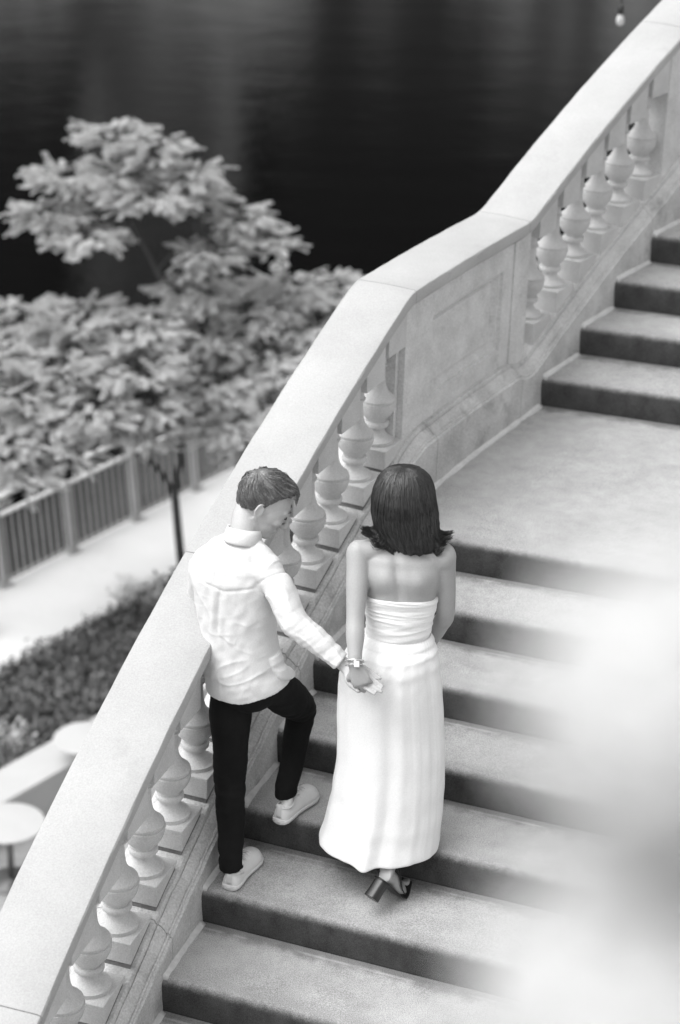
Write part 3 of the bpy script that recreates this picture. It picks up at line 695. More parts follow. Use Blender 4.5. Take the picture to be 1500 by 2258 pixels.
# eye, brow, lips
mb = MB()
for s in (-1, 1):
    mb.tube([wf(.0885, .012, .020 * s), wf(.0890, .007, .032 * s), wf(.0815, .009, .0455 * s)], [.0014, .0026, .0014], 6, sub=3)
mb.build('eyelashes', M['eye'], man, True)
mb = MB()
for s in (-1, 1):
    mb.tube([wf(.0875, .032, .014 * s), wf(.0890, .038, .028 * s), wf(.0805, .037, .047 * s)], [.0018, .0032, .0014], 6, sub=3)
mb.build('eyebrows', M['hair_m'], man, True)

# hair: a cap following the skull with swept locks
def man_hair():
    mb = MB(); nu, nv = 140, 96; rows = []
    c0 = wf(-.012, .030); k0 = 1.03
    K = Vector((-.74, .12, .66)).normalized(); E1 = K.cross(Vector((0, 1, 0))).normalized() * -1; E2 = K.cross(E1)
    HX, HY = [-1, -.6, -.25, -.07, .08, .20, .40, .62, .8, 1], [-.80, -.78, -.60, -.10, -.24, .10, .42, .60, .66, .68]
    def rad(d):
        f, r, u = d
        hl = lut(f, HX, HY); k_ = sst(-.04, .05, u - hl + .04 * noise.noise((f * 14, r * 14, 2)))
        base = 1 / math.sqrt((r / .074) ** 2 + (f / .094) ** 2 + (u / .088) ** 2)
        th_ = .005 + .009 * max(0, u) + .014 * sst(.3, .8, f) * sst(.3, .7, u) + .003 * sst(.2, .9, -f)
        ph = math.atan2(d.dot(E2), d.dot(E1)); tt = math.acos(max(-1, min(1, d.dot(K))))
        sw = ph + tt * .35
        q = noise.noise((math.cos(sw) * 5, math.sin(sw) * 5, tt * 1.6)) * .007 + noise.noise((math.cos(sw) * 13, math.sin(sw) * 13, tt * 2.6 + 4)) * .005 + noise.noise((math.cos(sw) * 34, math.sin(sw) * 34, tt * 3)) * .002
        q *= sst(.02, .4, tt)
        return (base - .006 + (th_ + .005 + q) * k_) * k0
    def W(d): return c0 + (hF * d.x + hR * d.y + hU * d.z) * rad(d)
    for i in range(1, nv):
        th = math.pi * i / nv
        rows.append([W(K * math.cos(th) + (E1 * math.cos(2 * math.pi * j / nu) + E2 * math.sin(2 * math.pi * j / nu)) * math.sin(th)) for j in range(nu)])
    mb.grid(rows, True, True)
    rr = random.Random(4); st = []
    for i in range(2300):
        ph = rr.uniform(0, 2 * math.pi); t0 = math.acos(rr.uniform(-.35, .96)); L = rr.uniform(.35, .75); pts = []
        lift = rr.uniform(.0, .005); wv = rr.uniform(-.10, .10)
        for j in range(8):
            t = j / 7; th = t0 + L * t; pp = ph + wv * math.sin(t * 3) / max(.3, math.sin(min(th, 2.9))) - .35 * L * t
            d = K * math.cos(th) + (E1 * math.cos(pp) + E2 * math.sin(pp)) * math.sin(th)
            if d.z < lut(d.x, HX, HY) - .02: break
            pts.append(W(d) + (hF * d.x + hR * d.y + hU * d.z) * (lift * math.sin(t * 2.4) + .0004))
        if len(pts) > 2: st.append(pts)
    for i in range(90):       # quiff brushed forwards and curling down at the forehead
        r0 = rr.uniform(-.045, .055); b0 = wf(.045, .108 - abs(r0) * .35, r0)
        st.append([b0, b0 + (hF * .022 + hU * .006) + hR * rr.uniform(-.004, .004), b0 + (hF * .036 + hU * rr.uniform(-.010, -.002)), b0 + (hF * .041 + hU * rr.uniform(-.016, -.004)) + hR * rr.uniform(-.008, .008)])
    st = [spline(q_, [1] * len(q_), 3)[0] if len(q_) == 4 else q_ for q_ in st]
    strands(mb, st, .0014, 4)
    return mb
put('hair', fixn(man_hair().mesh('hair')), M['hair_m'], man)

# shirt
s = MB()
SS = [(at(546, 1518, 6.77), .158, .122), (at(541, 1480, 6.77), .156, .122), (at(531, 1440, 6.78), .150, .120), (at(524, 1380, 6.79), .145, .116), (at(518, 1320, 6.80), .150, .116), (at(513, 1270, 6.81), .160, .116), (at(512, 1238, 6.81), .152, .100), (at(520, 1208, 6.82), .112, .080), (at(531, 1186, 6.83), .070, .062)]
rings(s, SS, rot=mrot, n=48, sq=.86, hemf=lambda q: .055 * max(0, math.cos(q)) ** 1.5 - .012 * max(0, math.cos(q - 4.0)) ** 2)
for sh_ in (shR, shL): s.tube([nk + Vector((0, 0, -.035)), nk.lerp(sh_, .5) + Vector((0, 0, -.016)), sh_ + Vector((0, 0, -.006))], [.052, .052, .054], 18, sub=3)
# tails of the shirt, lower at the back-left, lifted over the raised thigh
s.ell(shR + Vector((-.012, .006, -.006)), (.058, .056, .056)); s.ell(shL + Vector((.008, 0, -.004)), (.058, .058, .058))
s.tube([shR + Vector((-.035, .012, -.006)), shR.lerp(elR, .35), elR + Vector((0, 0, -.004)), elR.lerp(wrR, .4), elR.lerp(wrR, .75), elR.lerp(wrR, .92)], [(.054, .054), (.056, .054), (.053, .050), (.050, .045), (.043, .037), (.037, .031)], 22, sub=5)
s.tube([elR.lerp(wrR, .80), elR.lerp(wrR, .93)], [(.042, .037), (.041, .034)], 22)          # cuff
s.tube([shL, shL.lerp(elL, .5), elL, elL.lerp(wrL, .85)], [(.058, .058), (.058, .056), (.052, .050), (.042, .040)], 22, sub=5)
for side_ in (1,):          # side tail, flicked up over the right hip
    s.tube([at(604, 1445, 6.72), at(620, 1478, 6.71), at(636, 1484, 6.73), at(649, 1486, 6.76)], [(.040, .022), (.034, .016), (.026, .012), (.012, .008)], 14, sub=4)
ax_arm = (wrR - elR).normalized(); ax_up = (elR - shR).normalized()
def shirt_disp(p, n_):
    w_arm = 1 - sst(.055, .10, min((p - shR.lerp(elR, t / 6)).length for t in range(2, 7)) if True else 0)
    w_fore = 1 - sst(.055, .10, min((p - elR.lerp(wrR, t / 6)).length for t in range(0, 7)))
    d_ = 0
    q = p - wrR
    a = q.dot(ax_arm)
    d_ += w_fore * (.0030 * noise.noise((a * 20 + q.z * 14, q.z * 6 - a * 5, 1)) + .0030 * noise.noise((a * 40 - q.z * 22, q.z * 16, 3)))
    a2 = (p - shR).dot(ax_up)
    d_ += w_arm * (1 - w_fore) * (.0035 * noise.noise((a2 * 20 + q.y * 8, q.x * 8, 2)))
    w_t = (1 - w_arm) * (1 - w_fore)
    rel = p - TS[2][0]; x_ = rel.dot(MR); z_ = rel.z
    low = sst(.12, -.25, z_)
    hemw = sst(TS[0][0].z - .045, TS[0][0].z + .02, p.z)
    cr = lambda a_, b_, c_: (1 - min(1, abs(noise.noise((a_, b_, c_))) * 3.2)) ** 3
    d_ += w_t * hemw * (.0048 * noise.noise((x_ * 11 + z_ * 7, z_ * 2.4, 5)) * (.5 + low) + .0026 * cr(x_ * 7 + z_ * 9, z_ * 3.5 - x_ * 3, 31) + .0026 * cr(x_ * 8 - z_ * 14, z_ * 6 + x_ * 4, 37) * (.3 + low) + .0025 * noise.noise((x_ * 16 - z_ * 26, z_ * 5 + x_ * 4, 8)) * low + .003 * noise.noise((x_ * 40, z_ * 22, 9)) )
    d_ += max(w_arm, w_fore) * .0040 * (1 - min(1, abs(noise.noise((p.x * 11 + p.z * 13, p.y * 9, p.z * 6 - p.x * 4))) * 3.0)) ** 3
    d_ -= .0045 * w_arm * math.exp(-((a2 - .030) / .006) ** 2) + .0035 * w_t * math.exp(-((z_ - .175 - .02 * abs(x_) / .1) / .006) ** 2)
    # box pleat down from the yoke
    pl = x_ + .035
    if z_ > -.05: d_ += w_t * .004 * math.exp(-(pl / .012) ** 2) * sst(-.05, .04, z_) * sst(.2, .14, z_) - w_t * .004 * math.exp(-((pl - .02) / .008) ** 2) * sst(-.05, .04, z_) * sst(.2, .14, z_)
    return d_
put('shirt', remesh(s, .0040, 3, shirt_disp), M['shirt'], man)
# yoke seam, collar, armhole seam
mb = MB()
cN = nk + Vector((0, 0, .004)); rows = []
cax = (wf(-.035, -.045) - nk).normalized(); cu = cax.cross(MR).normalized()
for i in range(41):
    a = -2.8 + 5.6 * i / 40          # open at the throat
    dv = (-cu * math.cos(a) * -1 if False else (MR * math.sin(a) - MF * math.cos(a)))
    dv = (dv - cax * dv.dot(cax) * .6).normalized()
    r0, r1, r2 = .063, .0575, .067
    wav = .002 * math.sin(a * 3)
    rows.append([cN + dv * (r0) - cax * .036, cN + dv * (r1 + wav) + cax * .020, cN + dv * (r1 + .006 + wav) + cax * .024, cN + dv * (r2 + wav) + cax * .004, cN + dv * (r2 + .004) - cax * .024, cN + dv * (r0 + .003) - cax * .030])
mb.grid(rows, True, True); o = mb.build('collar', M['shirt'], man, True)
# trousers
t = MB()
t.ell(at(540, 1512, 6.77), (.128, .10, .10), ((math.cos(mrot), math.sin(mrot), 0), (-math.sin(mrot), math.cos(mrot), 0), (0, 0, 1)), 28, 18)
t.tube([hipL, hipL.lerp(knL, .3) + Vector((-.002, 0, 0)), hipL.lerp(knL, .7), knL, knL.lerp(anL, .3), knL.lerp(anL, .65), at(509, 1893, 6.605), at(511, 1914, 6.595)], [(.070, .070), (.082, .078), (.067, .070), (.060, .062), (.056, .062), (.050, .056), (.045, .055), (.047, .058)], 24, sub=5)
t.tube([hipR, hipR.lerp(knR, .5) + Vector((0, 0, -.005)), hipR.lerp(knR, .88), knR + Vector((0, 0, -.025)), knR.lerp(anR, .35), knR.lerp(anR, .75), at(632, 1732, 6.845), at(631, 1752, 6.84)], [(.072, .074), (.082, .078), (.068, .066), (.058, .060), (.050, .058), (.043, .052), (.040, .051), (.041, .053)], 24, sub=5)
def tr_disp(p, n_):
    kz = math.exp(-((p.z - knR.z) / .07) ** 2) * (1 if p.x > -.2 else 0) + math.exp(-((p.z - knL.z) / .09) ** 2) * (1 if p.x < -.2 else 0) + .8 * math.exp(-((p.z + .62) / .06) ** 2) + .25
    return .0045 * kz * noise.noise((p.x * 12, p.y * 10, p.z * 42)) + .002 * noise.noise((p.x * 30, p.y * 30, p.z * 12))
put('trousers', remesh(t, .005, 3, tr_disp), M['trouser'], man)

def shoe(heel, toe, zf, parent, lift=0.0, label=None):
    """low canvas sneaker; heel and toe are the ends of the sole on the ground"""
    heel, toe = Vector(heel), Vector(toe); ax = (toe - heel); L = Vector((ax.x, ax.y, 0)).length; f = Vector((ax.x, ax.y, 0)).normalized(); r = Vector((f.y, -f.x, 0)); slope = (toe.z - heel.z)
    e = empty_child('shoe', (heel + toe) / 2, parent)
    xs = [0, .02, .08, .2, .35, .5, .65, .78, .88, .95, .985, 1.0]
    wd = [.012, .026, .034, .037, .035, .038, .045, .049, .046, .036, .022, .008]
    cx = [0, 0, 0, 0, .001, .003, .005, .005, .002, -.002, -.004, -.005]
    def P_(x, y, z): return heel + f * L * x + r * y + Vector((0, 0, z + slope * x))
    mb = MB(); rows = []
    for x, w_, c in zip(xs, wd, cx):
        row = []
        for j in range(20):
            q = 2 * math.pi * j / 20; yy = math.copysign(abs(math.cos(q)) ** .8, math.cos(q)); zz = math.sin(q)
            row.append(P_(x, c + (w_ + .003) * yy, .0125 + .0125 * math.copysign(abs(zz) ** .5, zz)))
        rows.append(row)
    mb.grid(rows, True, True); put('sole', fixn(mb.mesh('sole')), M['sole'], e)
    ht = [.044, .058, .060, .052, .054, .060, .053, .043, .035, .027, .018, .012]
    mb = MB(); rows = []
    for x, w_, c, h in zip(xs, wd, cx, ht):
        row = []
        for j in range(28):
            q = 2 * math.pi * j / 28; cy, sz = math.cos(q), math.sin(q)
            wt_ = w_ * (1 - .30 * max(0, sz) * (1 if x < .6 else .6))
            row.append(P_(x * .985 + .008, c + wt_ * math.copysign(abs(cy) ** .75, cy), .018 + (h - .0) * max(0, sz) ** .8 if sz > 0 else .018 + .006 * sz))
        rows.append(row)
    pts_rows = rows
    mb.grid(pts_rows, True, True)
    me = fixn(mb.mesh('upper')); put('upper', me, M['shoe'], e)
    # collar opening, tongue, laces, heel tab
    mb = MB(); ring_ = []
    for j in range(24):
        q = 2 * math.pi * j / 24; ring_.append(P_(.205 + .18 * math.cos(q), .0265 * math.sin(q), .068 + .006 * math.cos(2 * q)))
    ring_.append(ring_[0]); mb.tube(ring_, .0050, 8, caps=False)
    mb.build('collar', M['shoe'], e, True)
    mb = MB(); mb.tube([P_(.50, 0, .070), P_(.42, 0, .080), P_(.38, 0, .092)], [(.020, .003), (.022, .004), (.018, .003)], 10, up=f); mb.build('tongue', M['shoe'], e, True)
    for i in range(4):
        mb = MB(); x = .47 + i * .065; z = lut(x, [.35, .5, .65, .78], [.076, .078, .072, .060])
        mb.tube([P_(x, -.026, z - .014), P_(x + .012, -.012, z), P_(x + .01, .012, z), P_(x, .026, z - .014)], .0028, 6, sub=3); mb.build('lace', M['sock'], e, True)
    mb = MB(); mb.tube([P_(.010, 0, .03), P_(.002, 0, .055), P_(.006, 0, .080), P_(.02, 0, .088)], [(.011, .003)] * 4, 10, up=r.cross(Vector((0, 0, 1))), sub=2); o = mb.build('heel_tab', M['sole'], e, True)
    return P_
P1 = shoe((-.376, 6.545, -.748), (-.290, 6.790, -.748), -.75, man)
P2 = shoe((-.200, 6.775, -.596), (-.074, 7.010, -.596), -.60, man)
for P_, an in ((P1, anL), (P2, anR)):
    mb = MB(); mb.tube([an + Vector((0, 0, .04)), P_(.24, 0, .10), P_(.24, 0, .055)], [(.024, .026), (.024, .030), (.023, .038)], 18, sub=3); mb.build('sock', M['sock'], man, True)

# ---- the woman
wom = tag(empty('person', (.25, 6.6, -.75)), 'woman with dark shoulder length hair in a long white strapless dress seen from behind', 'person')
wF = Vector((.05, 1, 0)).normalized(); wrot = math.atan2(-wF.x, wF.y)
chd = at(890, 1098, 6.80)
whF, whU, whR = frame((.0, 1, -.12), (0, 0, 1))
wshL, wshR = at(791, 1218, 6.74), at(979, 1224, 6.74)
welL, wwrL = at(784, 1362, 6.61), at(783, 1464, 6.50)
welR, wwrR = at(983, 1352, 6.76), at(945, 1425, 6.93)
b = MB()
ww, _ = head(b, chd, whF, whU, .94)
wnk = at(890, 1186, 6.77)
b.tube([wnk + Vector((0, 0, -.07)), wnk, ww(-.03, -.045), ww(-.02, 0)], [(.075, .06), (.052, .050), (.046, .048), (.046, .048)], 20, sub=3)
WT = [(at(862, 1500, 6.70), .165, .125), (at(868, 1455, 6.70), .145, .115), (at(878, 1395, 6.71), .108, .080), (at(882, 1350, 6.72), .114, .084), (at(884, 1312, 6.73), .127, .093), (at(885, 1262, 6.735), .148, .100), (at(886, 1228, 6.745), .150, .082), (at(887, 1206, 6.755), .110, .062), (at(888, 1190, 6.765), .065, .055)]
rings(b, WT, rot=wrot, n=36)
for q_ in (wshL, wshR): b.tube([wnk + Vector((0, 0, -.03)), wnk.lerp(q_, .5) + Vector((0, -.004, -.012)), q_ + Vector((0, 0, -.004))], [(.040, .040), (.044, .040), (.046, .048)], 18, sub=4)
b.ell(wshL + Vector((0, 0, -.01)), (.046, .050, .056)); b.ell(wshR + Vector((0, 0, -.01)), (.046, .050, .056))
b.tube([wshL, wshL.lerp(welL, .4), welL, welL.lerp(wwrL, .35), welL.lerp(wwrL, .8), wwrL], [(.045, .046), (.041, .043), (.0335, .036), (.0345, .036), (.026, .027), (.0235, .020)], 20, sub=4)
b.tube([wshR, wshR.lerp(welR, .4), welR, welR.lerp(wwrR, .35), wwrR], [(.045, .046), (.041, .043), (.034, .036), (.034, .034), (.024, .021)], 20, sub=4)
hand(b, wwrL, at(800, 1512, 6.475) - wwrL, (-.15, -.95, .2), 1, .72, .03, .92, thumb=(.9, 1.0))
hand(b, wwrR, (-.3, .6, .1), (-.2, .2, 1), -1, .5, .05, .9)
# legs: the rear foot pushes off with the heel raised, the other stands a step higher under the dress
ball = at(880, 1967, 6.545); heel_ = at(848, 1936, 6.475); wan = at(862, 1900, 6.545)
wkn = at(868, 1740, 6.68); whp = at(885, 1500, 6.70); kn2 = Vector((.155, 6.79, -.12)); an2 = Vector((.16, 6.80, -.44)); hp2 = at(835, 1500, 6.70)
b.tube([whp, whp.lerp(wkn, .5), wkn, wkn.lerp(wan, .35), wan + Vector((0, 0, .03)), wan], [.075, .068, .048, .048, .030, .029], 16, sub=4)
b.tube([hp2, hp2.lerp(kn2, .5), kn2, kn2.lerp(an2, .4), an2], [.075, .068, .048, .046, .029], 16, sub=4)
b.tube([heel_ + Vector((0, 0, .012)), heel_.lerp(ball, .35) + Vector((.006, .014, .012)), heel_.lerp(ball, .75) + Vector((.003, .008, .008)), ball + Vector((.012, .035, .006))], [(.027, .027), (.029, .027), (.036, .020), (.034, .012)], 16, up=(0, -.5, .8), sub=4)
b.tube([wan, heel_ + Vector((.006, .010, .02))], [.029, .027], 14)
for i in range(5):      # toes
    q = ball + Vector((.030 - .015 * i, .040 - .006 * abs(i - .5), .012)); b.tube([q, q + Vector((.006, .026 - .003 * i, -.004)), q + Vector((.008, .040 - .004 * i, -.006))], [.010 - .001 * i, .0085 - .0007 * i, .006], 8, sub=2)
b.tube([an2, an2 + Vector((.0, .0, -.05))], [.029, .032], 12)
f2 = an2 + Vector((.0, -.02, -.06)); b.tube([f2, f2 + Vector((.02, .08, -.03)), f2 + Vector((.045, .17, -.058))], [(.028, .03), (.034, .024), (.036, .012)], 14, sub=3)
sp0 = at(886, 1260, 6.64)
def wdisp(p, n_):
    rel = p - WT[5][0]; d_ = 0
    x_ = rel.x
    if n_.y < -.2 and abs(x_) < .16 and -.14 < rel.z < .12:
        d_ -= .012 * math.exp(-((x_ + .014 + rel.z * .12) / .017) ** 2) * sst(.12, .04, rel.z) * sst(-.13, -.03, rel.z)          # spine
        for s_ in (-1, 1):
            d_ += .010 * math.exp(-((x_ - s_ * .066) / .032) ** 2 - ((rel.z - .005) / .045) ** 2)                      # shoulder blades
            d_ -= .002 * math.exp(-((x_ - s_ * .062) / .05) ** 2 - ((rel.z + .062) / .02) ** 2)
    return d_
put('body', remesh(b, .0042, 6, wdisp), M['skin'], wom)

# dress: tight ruched bodice and gathered skirt
BB = [(at(878, 1402, 6.71), .118, .091), (at(880, 1372, 6.715), .121, .093), (at(882, 1345, 6.72), .126, .098), (at(884, 1322, 6.73), .132, .104), (at(884, 1300, 6.732), .1365, .109)]
mb = MB(); rows = []
pts, rad = spline([Vector(q[0]) for q in BB], [(q[1], q[2]) for q in BB], 14)
ys = len(pts)
for i, (p, (a, b_)) in enumerate(zip(pts, rad)):
    row = []
    for j in range(96):
        q = 2 * math.pi * j / 96
        x_ = math.cos(q) * a
        z0 = p.z - .020 * (abs(math.cos(q)) ** 2) * i / ys
        rr = .0006 * math.sin(i / ys * 30 + 1.6 * noise.noise((x_ * 9, i * .08, 2)) * 2) + .0018 * noise.noise((x_ * 5, i * .25, 7)) + .0022 * (1 - min(1, abs(noise.noise((x_ * 4, i * .16, 17))) * 4)) ** 2 + .0015 * noise.noise((x_ * 16, i * .8, 3))
        row.append(Vector((p.x + math.cos(wrot) * math.cos(q) * (a + rr) - math.sin(wrot) * math.sin(q) * (b_ + rr), p.y + math.sin(wrot) * math.cos(q) * (a + rr) + math.cos(wrot) * math.sin(q) * (b_ + rr), z0)))
    rows.append(row)
rows.append([p0.lerp(Vector(BB[-1][0]), .10) + Vector((0, 0, .000)) for p0 in rows[-1]])
rows.append([p0.lerp(Vector(BB[-1][0]), .2) + Vector((0, 0, -.03)) for p0 in rows[-2]])
mb.grid(rows, True, True); mb.build('bodice', M['dress'], wom, True)
# skirt rings from (y, left, right) silhouettes, Y of the ring centre, depth ratio
SKT = [(1394, 806, 953, 6.71, .785), (1410, 786, 961, 6.71, .82), (1430, 768, 967, 6.70, .84), (1460, 753, 973, 6.70, .84), (1510, 743, 978, 6.70, .82), (1580, 740, 982, 6.70, .80), (1660, 740, 985, 6.69, .80), (1740, 730, 983, 6.68, .80), (1800, 717, 979, 6.67, .80), (1852, 700, 973, 6.66, .82)]
mb = MB(); rows = []; NQ = 260
base_ = []
for y, xl, xr, Y, rt in SKT:
    a_, b_ = at(xl, y, Y), at(xr, y, Y); base_.append(((a_ + b_) / 2, ((b_ - a_).length / 2 - .004, (b_ - a_).length / 2 * rt)))
pts, rad = spline([q[0] for q in base_], [q[1] for q in base_], 9)
n_ = len(pts)
for i, (p, (a, b_)) in enumerate(zip(pts, rad)):
    f = i / (n_ - 1); row = []
    for j in range(NQ):
        q = 2 * math.pi * j / NQ
        g = .0008 * math.exp(-f * 7) * math.sin(q * 58 + 2 * noise.noise((math.cos(q) * 3, math.sin(q) * 3, 0)))
        fold = sst(.02, .35, f) * (.010 * noise.noise((math.cos(q) * 2.4 + 5, math.sin(q) * 2.4, f * .5)) + .0045 * noise.noise((math.cos(q) * 4.6, math.sin(q) * 4.6 + 3, f * .8)) + .0006 * noise.noise((math.cos(q) * 17, math.sin(q) * 17, f * 1.5)))
        fold += .016 * sst(.62, 1, f) * math.exp(-((q - 4.50) / .13) ** 2)
        cr_ = .0016 * noise.noise((math.cos(q) * 6, math.sin(q) * 6, f * 22)) * sst(0.02, .3, f)
        ra, rb = a + g + fold * 1.0 + cr_, b_ + g + fold + cr_
        z = p.z + sst(.8, 1, f) * (-.012 * math.exp(-((q - 4.50) / .13) ** 2) + .006 * noise.noise((math.cos(q) * 2, math.sin(q) * 2, 4)))
        row.append(Vector((p.x + math.cos(wrot) * math.cos(q) * ra - math.sin(wrot) * math.sin(q) * rb, p.y + math.sin(wrot) * math.cos(q) * ra + math.cos(wrot) * math.sin(q) * rb, z)))
    rows.append(row)
# turn the hem inwards so the cloth has thickness, and run the lining back up
last = rows[-1]; cc = pts[-1]
for k_, dz in ((.990, -.002), (.980, .001), (.955, .012)):
    rows.append([Vector((cc.x + (v.x - cc.x) * k_, cc.y + (v.y - cc.y) * k_, v.z + dz)) for v in last])
mb.grid(rows, True, False); me = fixn(mb.mesh('skirt')); put('skirt', me, M['dress'], wom)

# hair
def wom_hair():
    mb = MB(); c0 = chd + Vector((0, -.008, 0))
    # silhouette rows: (y px, left, right, depth ratio)
    rr_ = [(1033, 862, 922, .9), (1040, 850, 936, .95), (1056, 836, 950, 1.0), (1080, 826, 958, 1.02), (1105, 822, 962, 1.02), (1130, 820, 965, .98), (1150, 824, 966, .92), (1168, 832, 968, .86), (1186, 840, 972, .80), (1203, 852, 968, .72), (1212, 864, 958, .6)]
    base = []
    for i, (y, xl, xr, dr) in enumerate(rr_):
        Y = 6.79 - .02 * sst(1040, 1120, y) - .015 * sst(1130, 1200, y); a, b = at(xl, y, Y), at(xr, y, Y); base.append(((a + b) / 2, ((b - a).length / 2, (b - a).length / 2 * dr)))
    base.insert(0, (base[0][0] + Vector((0, 0, .007)), (.012, .012)))
    pts, rad = spline([q[0] for q in base], [q[1] for q in base], 6); n_ = len(pts)
    def surf(i_, q, ext=0.):
        i_ = max(0, min(n_ - 1.001, i_)); k = int(i_); t = i_ - k
        p = pts[k].lerp(pts[k + 1], t); a = rad[k][0] + (rad[k + 1][0] - rad[k][0]) * t; b = rad[k][1] + (rad[k + 1][1] - rad[k][1]) * t
        f = i_ / n_
        g = .0048 * noise.noise((math.cos(q) * 11 + f * 2.5, math.sin(q) * 11, f * 1.8)) + .0028 * noise.noise((math.cos(q) * 34, math.sin(q) * 34 + f * 2, f * 1.5))
        g += sst(.55, 1, f) * .010 * noise.noise((math.cos(q) * 6, math.sin(q) * 6, 5))
        return p + Vector((math.cos(q) * (a + g + ext * 1.0), math.sin(q) * (b + g + ext), 0))
    rows = [[surf(i, 2 * math.pi * j / 180) for j in range(180)] for i in range(n_)]
    mb.grid(rows, True, True)
    rr = random.Random(9); st = []; fly = []
    for i in range(2300):
        q0 = rr.uniform(math.pi * .93, math.pi * 2.07); i0 = rr.choice([rr.uniform(1, 12), rr.uniform(1, n_ * .7)]); cq = math.cos(q0)
        fl = sst(.58, .93, abs(cq)) * (1 if cq < 0 else .85); cl = noise.noise((q0 * 5.5, 3.3, 1)); c2 = noise.noise((q0 * 14, 8.3, 1))
        i1 = ln(n_ - 1.2, n_ * .70, fl) + rr.uniform(-2.0, .4) + cl * 2.5; pl = []
        if i0 > i1 - 6: continue
        ex = rr.uniform(-.0008, .0022); wv = .10 * math.sin(q0 * 5)
        for k in range(12):
            t = k / 11; pl.append(surf(i0 + (i1 - i0) * t, q0 + wv * t + .10 * noise.noise((q0 * 2.5, t * 1.6, 3)) * t + .05 * noise.noise((q0 * 9, t * 3, 8)) * t + rr.uniform(-.002, .002), ex + .002 * max(0, noise.noise((q0 * 6, t * 2, 1)))))
        o_ = Vector((math.cos(q0), math.sin(q0) * .6, 0)); lz = rr.uniform(.7, 1.2) * (1 + .55 * cl); e_ = pl[-1]; ou = rr.uniform(.35, 1.1) * (1 + .5 * c2)
        for k, (a_, z_) in enumerate(((.003, -.012), (.012, -.024), (.026, -.031), (.040, -.028), (.050, -.016))):
            pl.append(e_ + o_ * a_ * ln(.12, 1.0, fl) * ou + Vector((0, 0, z_ * lz * ln(.45, .72, fl))))
        st.append(pl)
    for i in range(90):      # flyaways
        q0 = rr.uniform(math.pi * .9, math.pi * 2.1); i0 = rr.uniform(4, n_ * .8); pl = [surf(i0, q0, .0)]
        o_ = Vector((math.cos(q0), math.sin(q0), 0))
        for k in range(1, 6): pl.append(surf(i0 + k * 2.2, q0 + rr.uniform(-.05, .05), .0015 * k * rr.uniform(.6, 1.4)))
        fly.append(pl)
    strands(mb, st, .0013, 4); strands(mb, fly, .0007, 3)
    return mb
put('hair', fixn(wom_hair().mesh('hair')), M['hair_w'], wom)
# watch and bangle on the left wrist
wa = (wwrL - welL).normalized(); wfr, wup, wsd = frame(wa, (0, -1, .3))
def circ(c, ra, rb, r, name, m, n=40, flat=1):
    mb = MB(); q = [c + wsd * ra * math.cos(2 * math.pi * i / n) + wup * rb * math.sin(2 * math.pi * i / n) for i in range(n + 1)]
    mb.tube(q, [(r, r * flat)] * (n + 1), 8, caps=False, up=wa); return mb.build(name, m, wom, True)
circ(wwrL - wa * .010, .033, .028, .0034, 'bangle', M['metal'])
circ(wwrL + wa * .006, .029, .0245, .005, 'watch_strap', M['metal'], flat=.35)
mb = MB(); mb.box(wwrL + wa * .006 + wup * .027 - wsd * .006, wsd * .010, wa * .012, wup * .003); bev(mb.build('watch_case', M['metal'], wom), .0015)
# sandal
sa = tag(empty_child('sandal', heel_, wom), None)
hd_ = (ball - heel_).normalized(); sdn = Vector((hd_.y, -hd_.x, 0)).normalized(); dn = hd_.cross(sdn).normalized()
if dn.z > 0: dn = -dn
mb = MB(); mb.tube([heel_ - hd_ * .026 + dn * .014, heel_.lerp(ball, .4) + dn * .012, ball + dn * .0085, ball + Vector((.020, .085, .002))], [(.026, .004), (.029, .004), (.040, .004), (.034, .004)], 14, up=dn, sub=4); mb.build('insole', M['black'], sa, True)
mb = MB()
hb = heel_ - hd_ * .002 + dn * .016; rows = []
for k_, wq in ((0, .026), (.5, .025), (1, .027)):
    c = hb + dn * .075 * k_ + hd_ * (-.004 * k_)
    rows.append([c + sdn * wq * math.copysign(abs(math.cos(2 * math.pi * j / 24)) ** .6, math.cos(2 * math.pi * j / 24)) + hd_ * wq * 1.0 * math.copysign(abs(math.sin(2 * math.pi * j / 24)) ** .6, math.sin(2 * math.pi * j / 24)) for j in range(24)])
mb.grid(rows, True, True); bev(mb.build('block_heel', M['black'], sa), .002)
for k_, pl in enumerate(([heel_ + Vector((-.030, .0, .0)), wan + Vector((-.022, -.022, .016)), wan + Vector((.016, -.030, .010)), ball.lerp(heel_, .35) + sdn * .030 + Vector((.006, 0, .01))],
            [wan + Vector((-.030, 0, .035)), wan + Vector((-.004, -.032, .040)), wan + Vector((.028, -.012, .0)), ball.lerp(heel_, .25) + sdn * .034 + Vector((0, 0, .006))],
            [ball.lerp(heel_, .30) - sdn * .036 + Vector((0, 0, .0)), ball.lerp(heel_, .10) + Vector((0, .01, .024)), ball.lerp(heel_, .12) + sdn * .038])):
    mb = MB(); mb.tube(pl, .0026, 6, sub=6); mb.build('strap', M['black'], sa, True)
lp = an2 + Vector((.035, -.02, -.03)); mb = MB(); mb.tube([lp, lp + Vector((.022, -.01, -.03)), lp + Vector((.018, -.012, -.07)), lp + Vector((-.004, -.01, -.06))], .0026, 6, sub=5); mb.build('tied_strap', M['black'], sa, True)

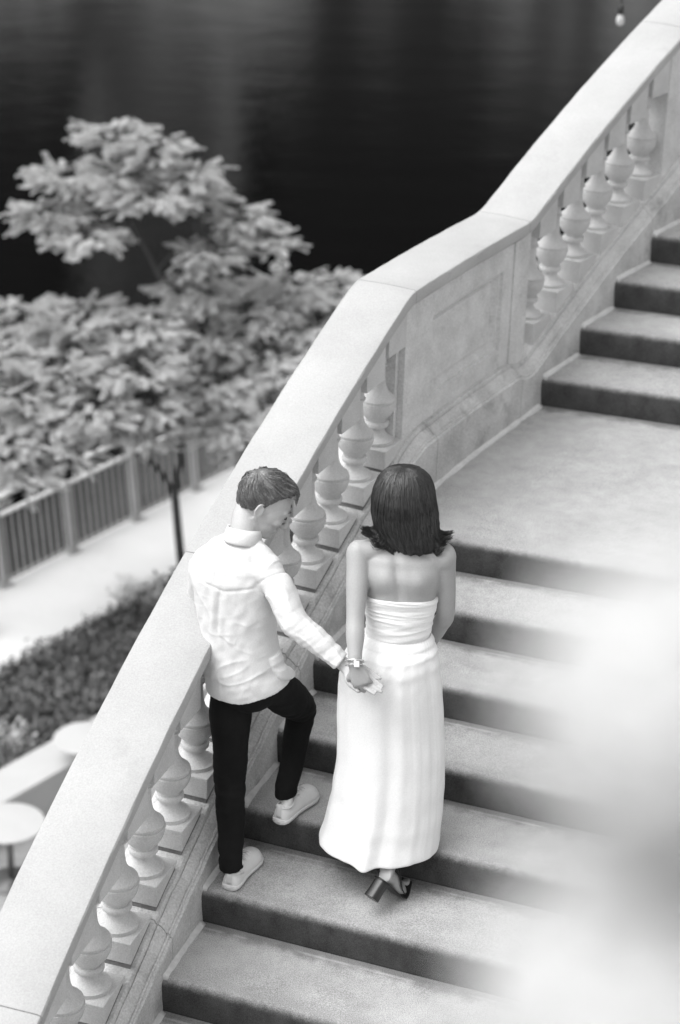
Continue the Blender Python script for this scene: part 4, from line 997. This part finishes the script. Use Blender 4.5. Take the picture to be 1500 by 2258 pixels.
# ------------------------------------------------------------------ flowers on the bridge parapet, a hand's breadth from the lens
def bloom(c, r, lab, seed):
    rr = random.Random(seed); c = Vector(c)
    e = tag(empty('white_bloom', c), lab, 'flower', 'white blooms on the bridge parapet')
    mb = MB(); ga = math.pi * (3 - math.sqrt(5))
    NP = 130
    for i in range(NP):
        z = 1 - 1.85 * (i + .5) / NP; s_ = math.sqrt(max(0, 1 - z * z)); a = ga * i; d = Vector((s_ * math.cos(a), s_ * math.sin(a), z)); p = c + d * r * rr.uniform(.86, .98)
        u = d.cross(Vector((0, 0, 1)) if abs(d.z) < .9 else Vector((1, 0, 0))).normalized(); v = d.cross(u)
        for k in range(4):
            q = k * math.pi / 2 + a; t1 = u * math.cos(q) + v * math.sin(q); t2 = d.cross(t1)
            w_ = r * .17
            vs = [p, p + t1 * w_ * .6 + t2 * w_ * .5 + d * w_ * .12, p + t1 * w_ * 1.15 + d * w_ * .02, p + t1 * w_ * .6 - t2 * w_ * .5 + d * w_ * .12]
            mb.add(vs + [x - d * r * .02 for x in vs], [(0, 1, 2, 3), (7, 6, 5, 4), (0, 4, 5, 1), (1, 5, 6, 2), (2, 6, 7, 3), (3, 7, 4, 0)])
    put('petals', mb.mesh('petals'), M['petal'], e)
    mb = MB(); mb.ell(c, (r * .84,) * 3, None, 24, 16); mb.build('flower_head', M['petal'], e, True)
    g = Vector((c.x + .02, c.y - .12, CAM_Z - .60)); mb = MB(); mb.tube([c - Vector((0, 0, r * .8)), c + Vector((.01, -.03, -.12)), g], [.0035, .0035, .004], 8, sub=5); mb.build('stem', M['stem'], e, True)
    mb = MB()
    for k in range(3):
        b0 = g.lerp(c, .25 + .12 * k); leafquad(mb, b0, Vector((math.cos(k * 2.1), math.sin(k * 2.1) - .6, .1)).normalized(), Vector((0, 0, 1)), .06, .035)
    mb.build('leaf', M['stem'], e)
bloom(at(1520, 1560, .45), .045, 'large white bloom, utterly out of focus at the right edge beside the dress', 1)
bloom(at(1500, 2280, .45), .058, 'large white bloom, utterly out of focus in the lower right corner', 2)
mb = MB(); mb.box((.1, .03, CAM_Z - .72), (1.6, 0, 0), (0, .28, 0), (0, 0, .12)); bev(tag(mb.build('bridge_parapet', M['bridge']), kind='structure'), .02)
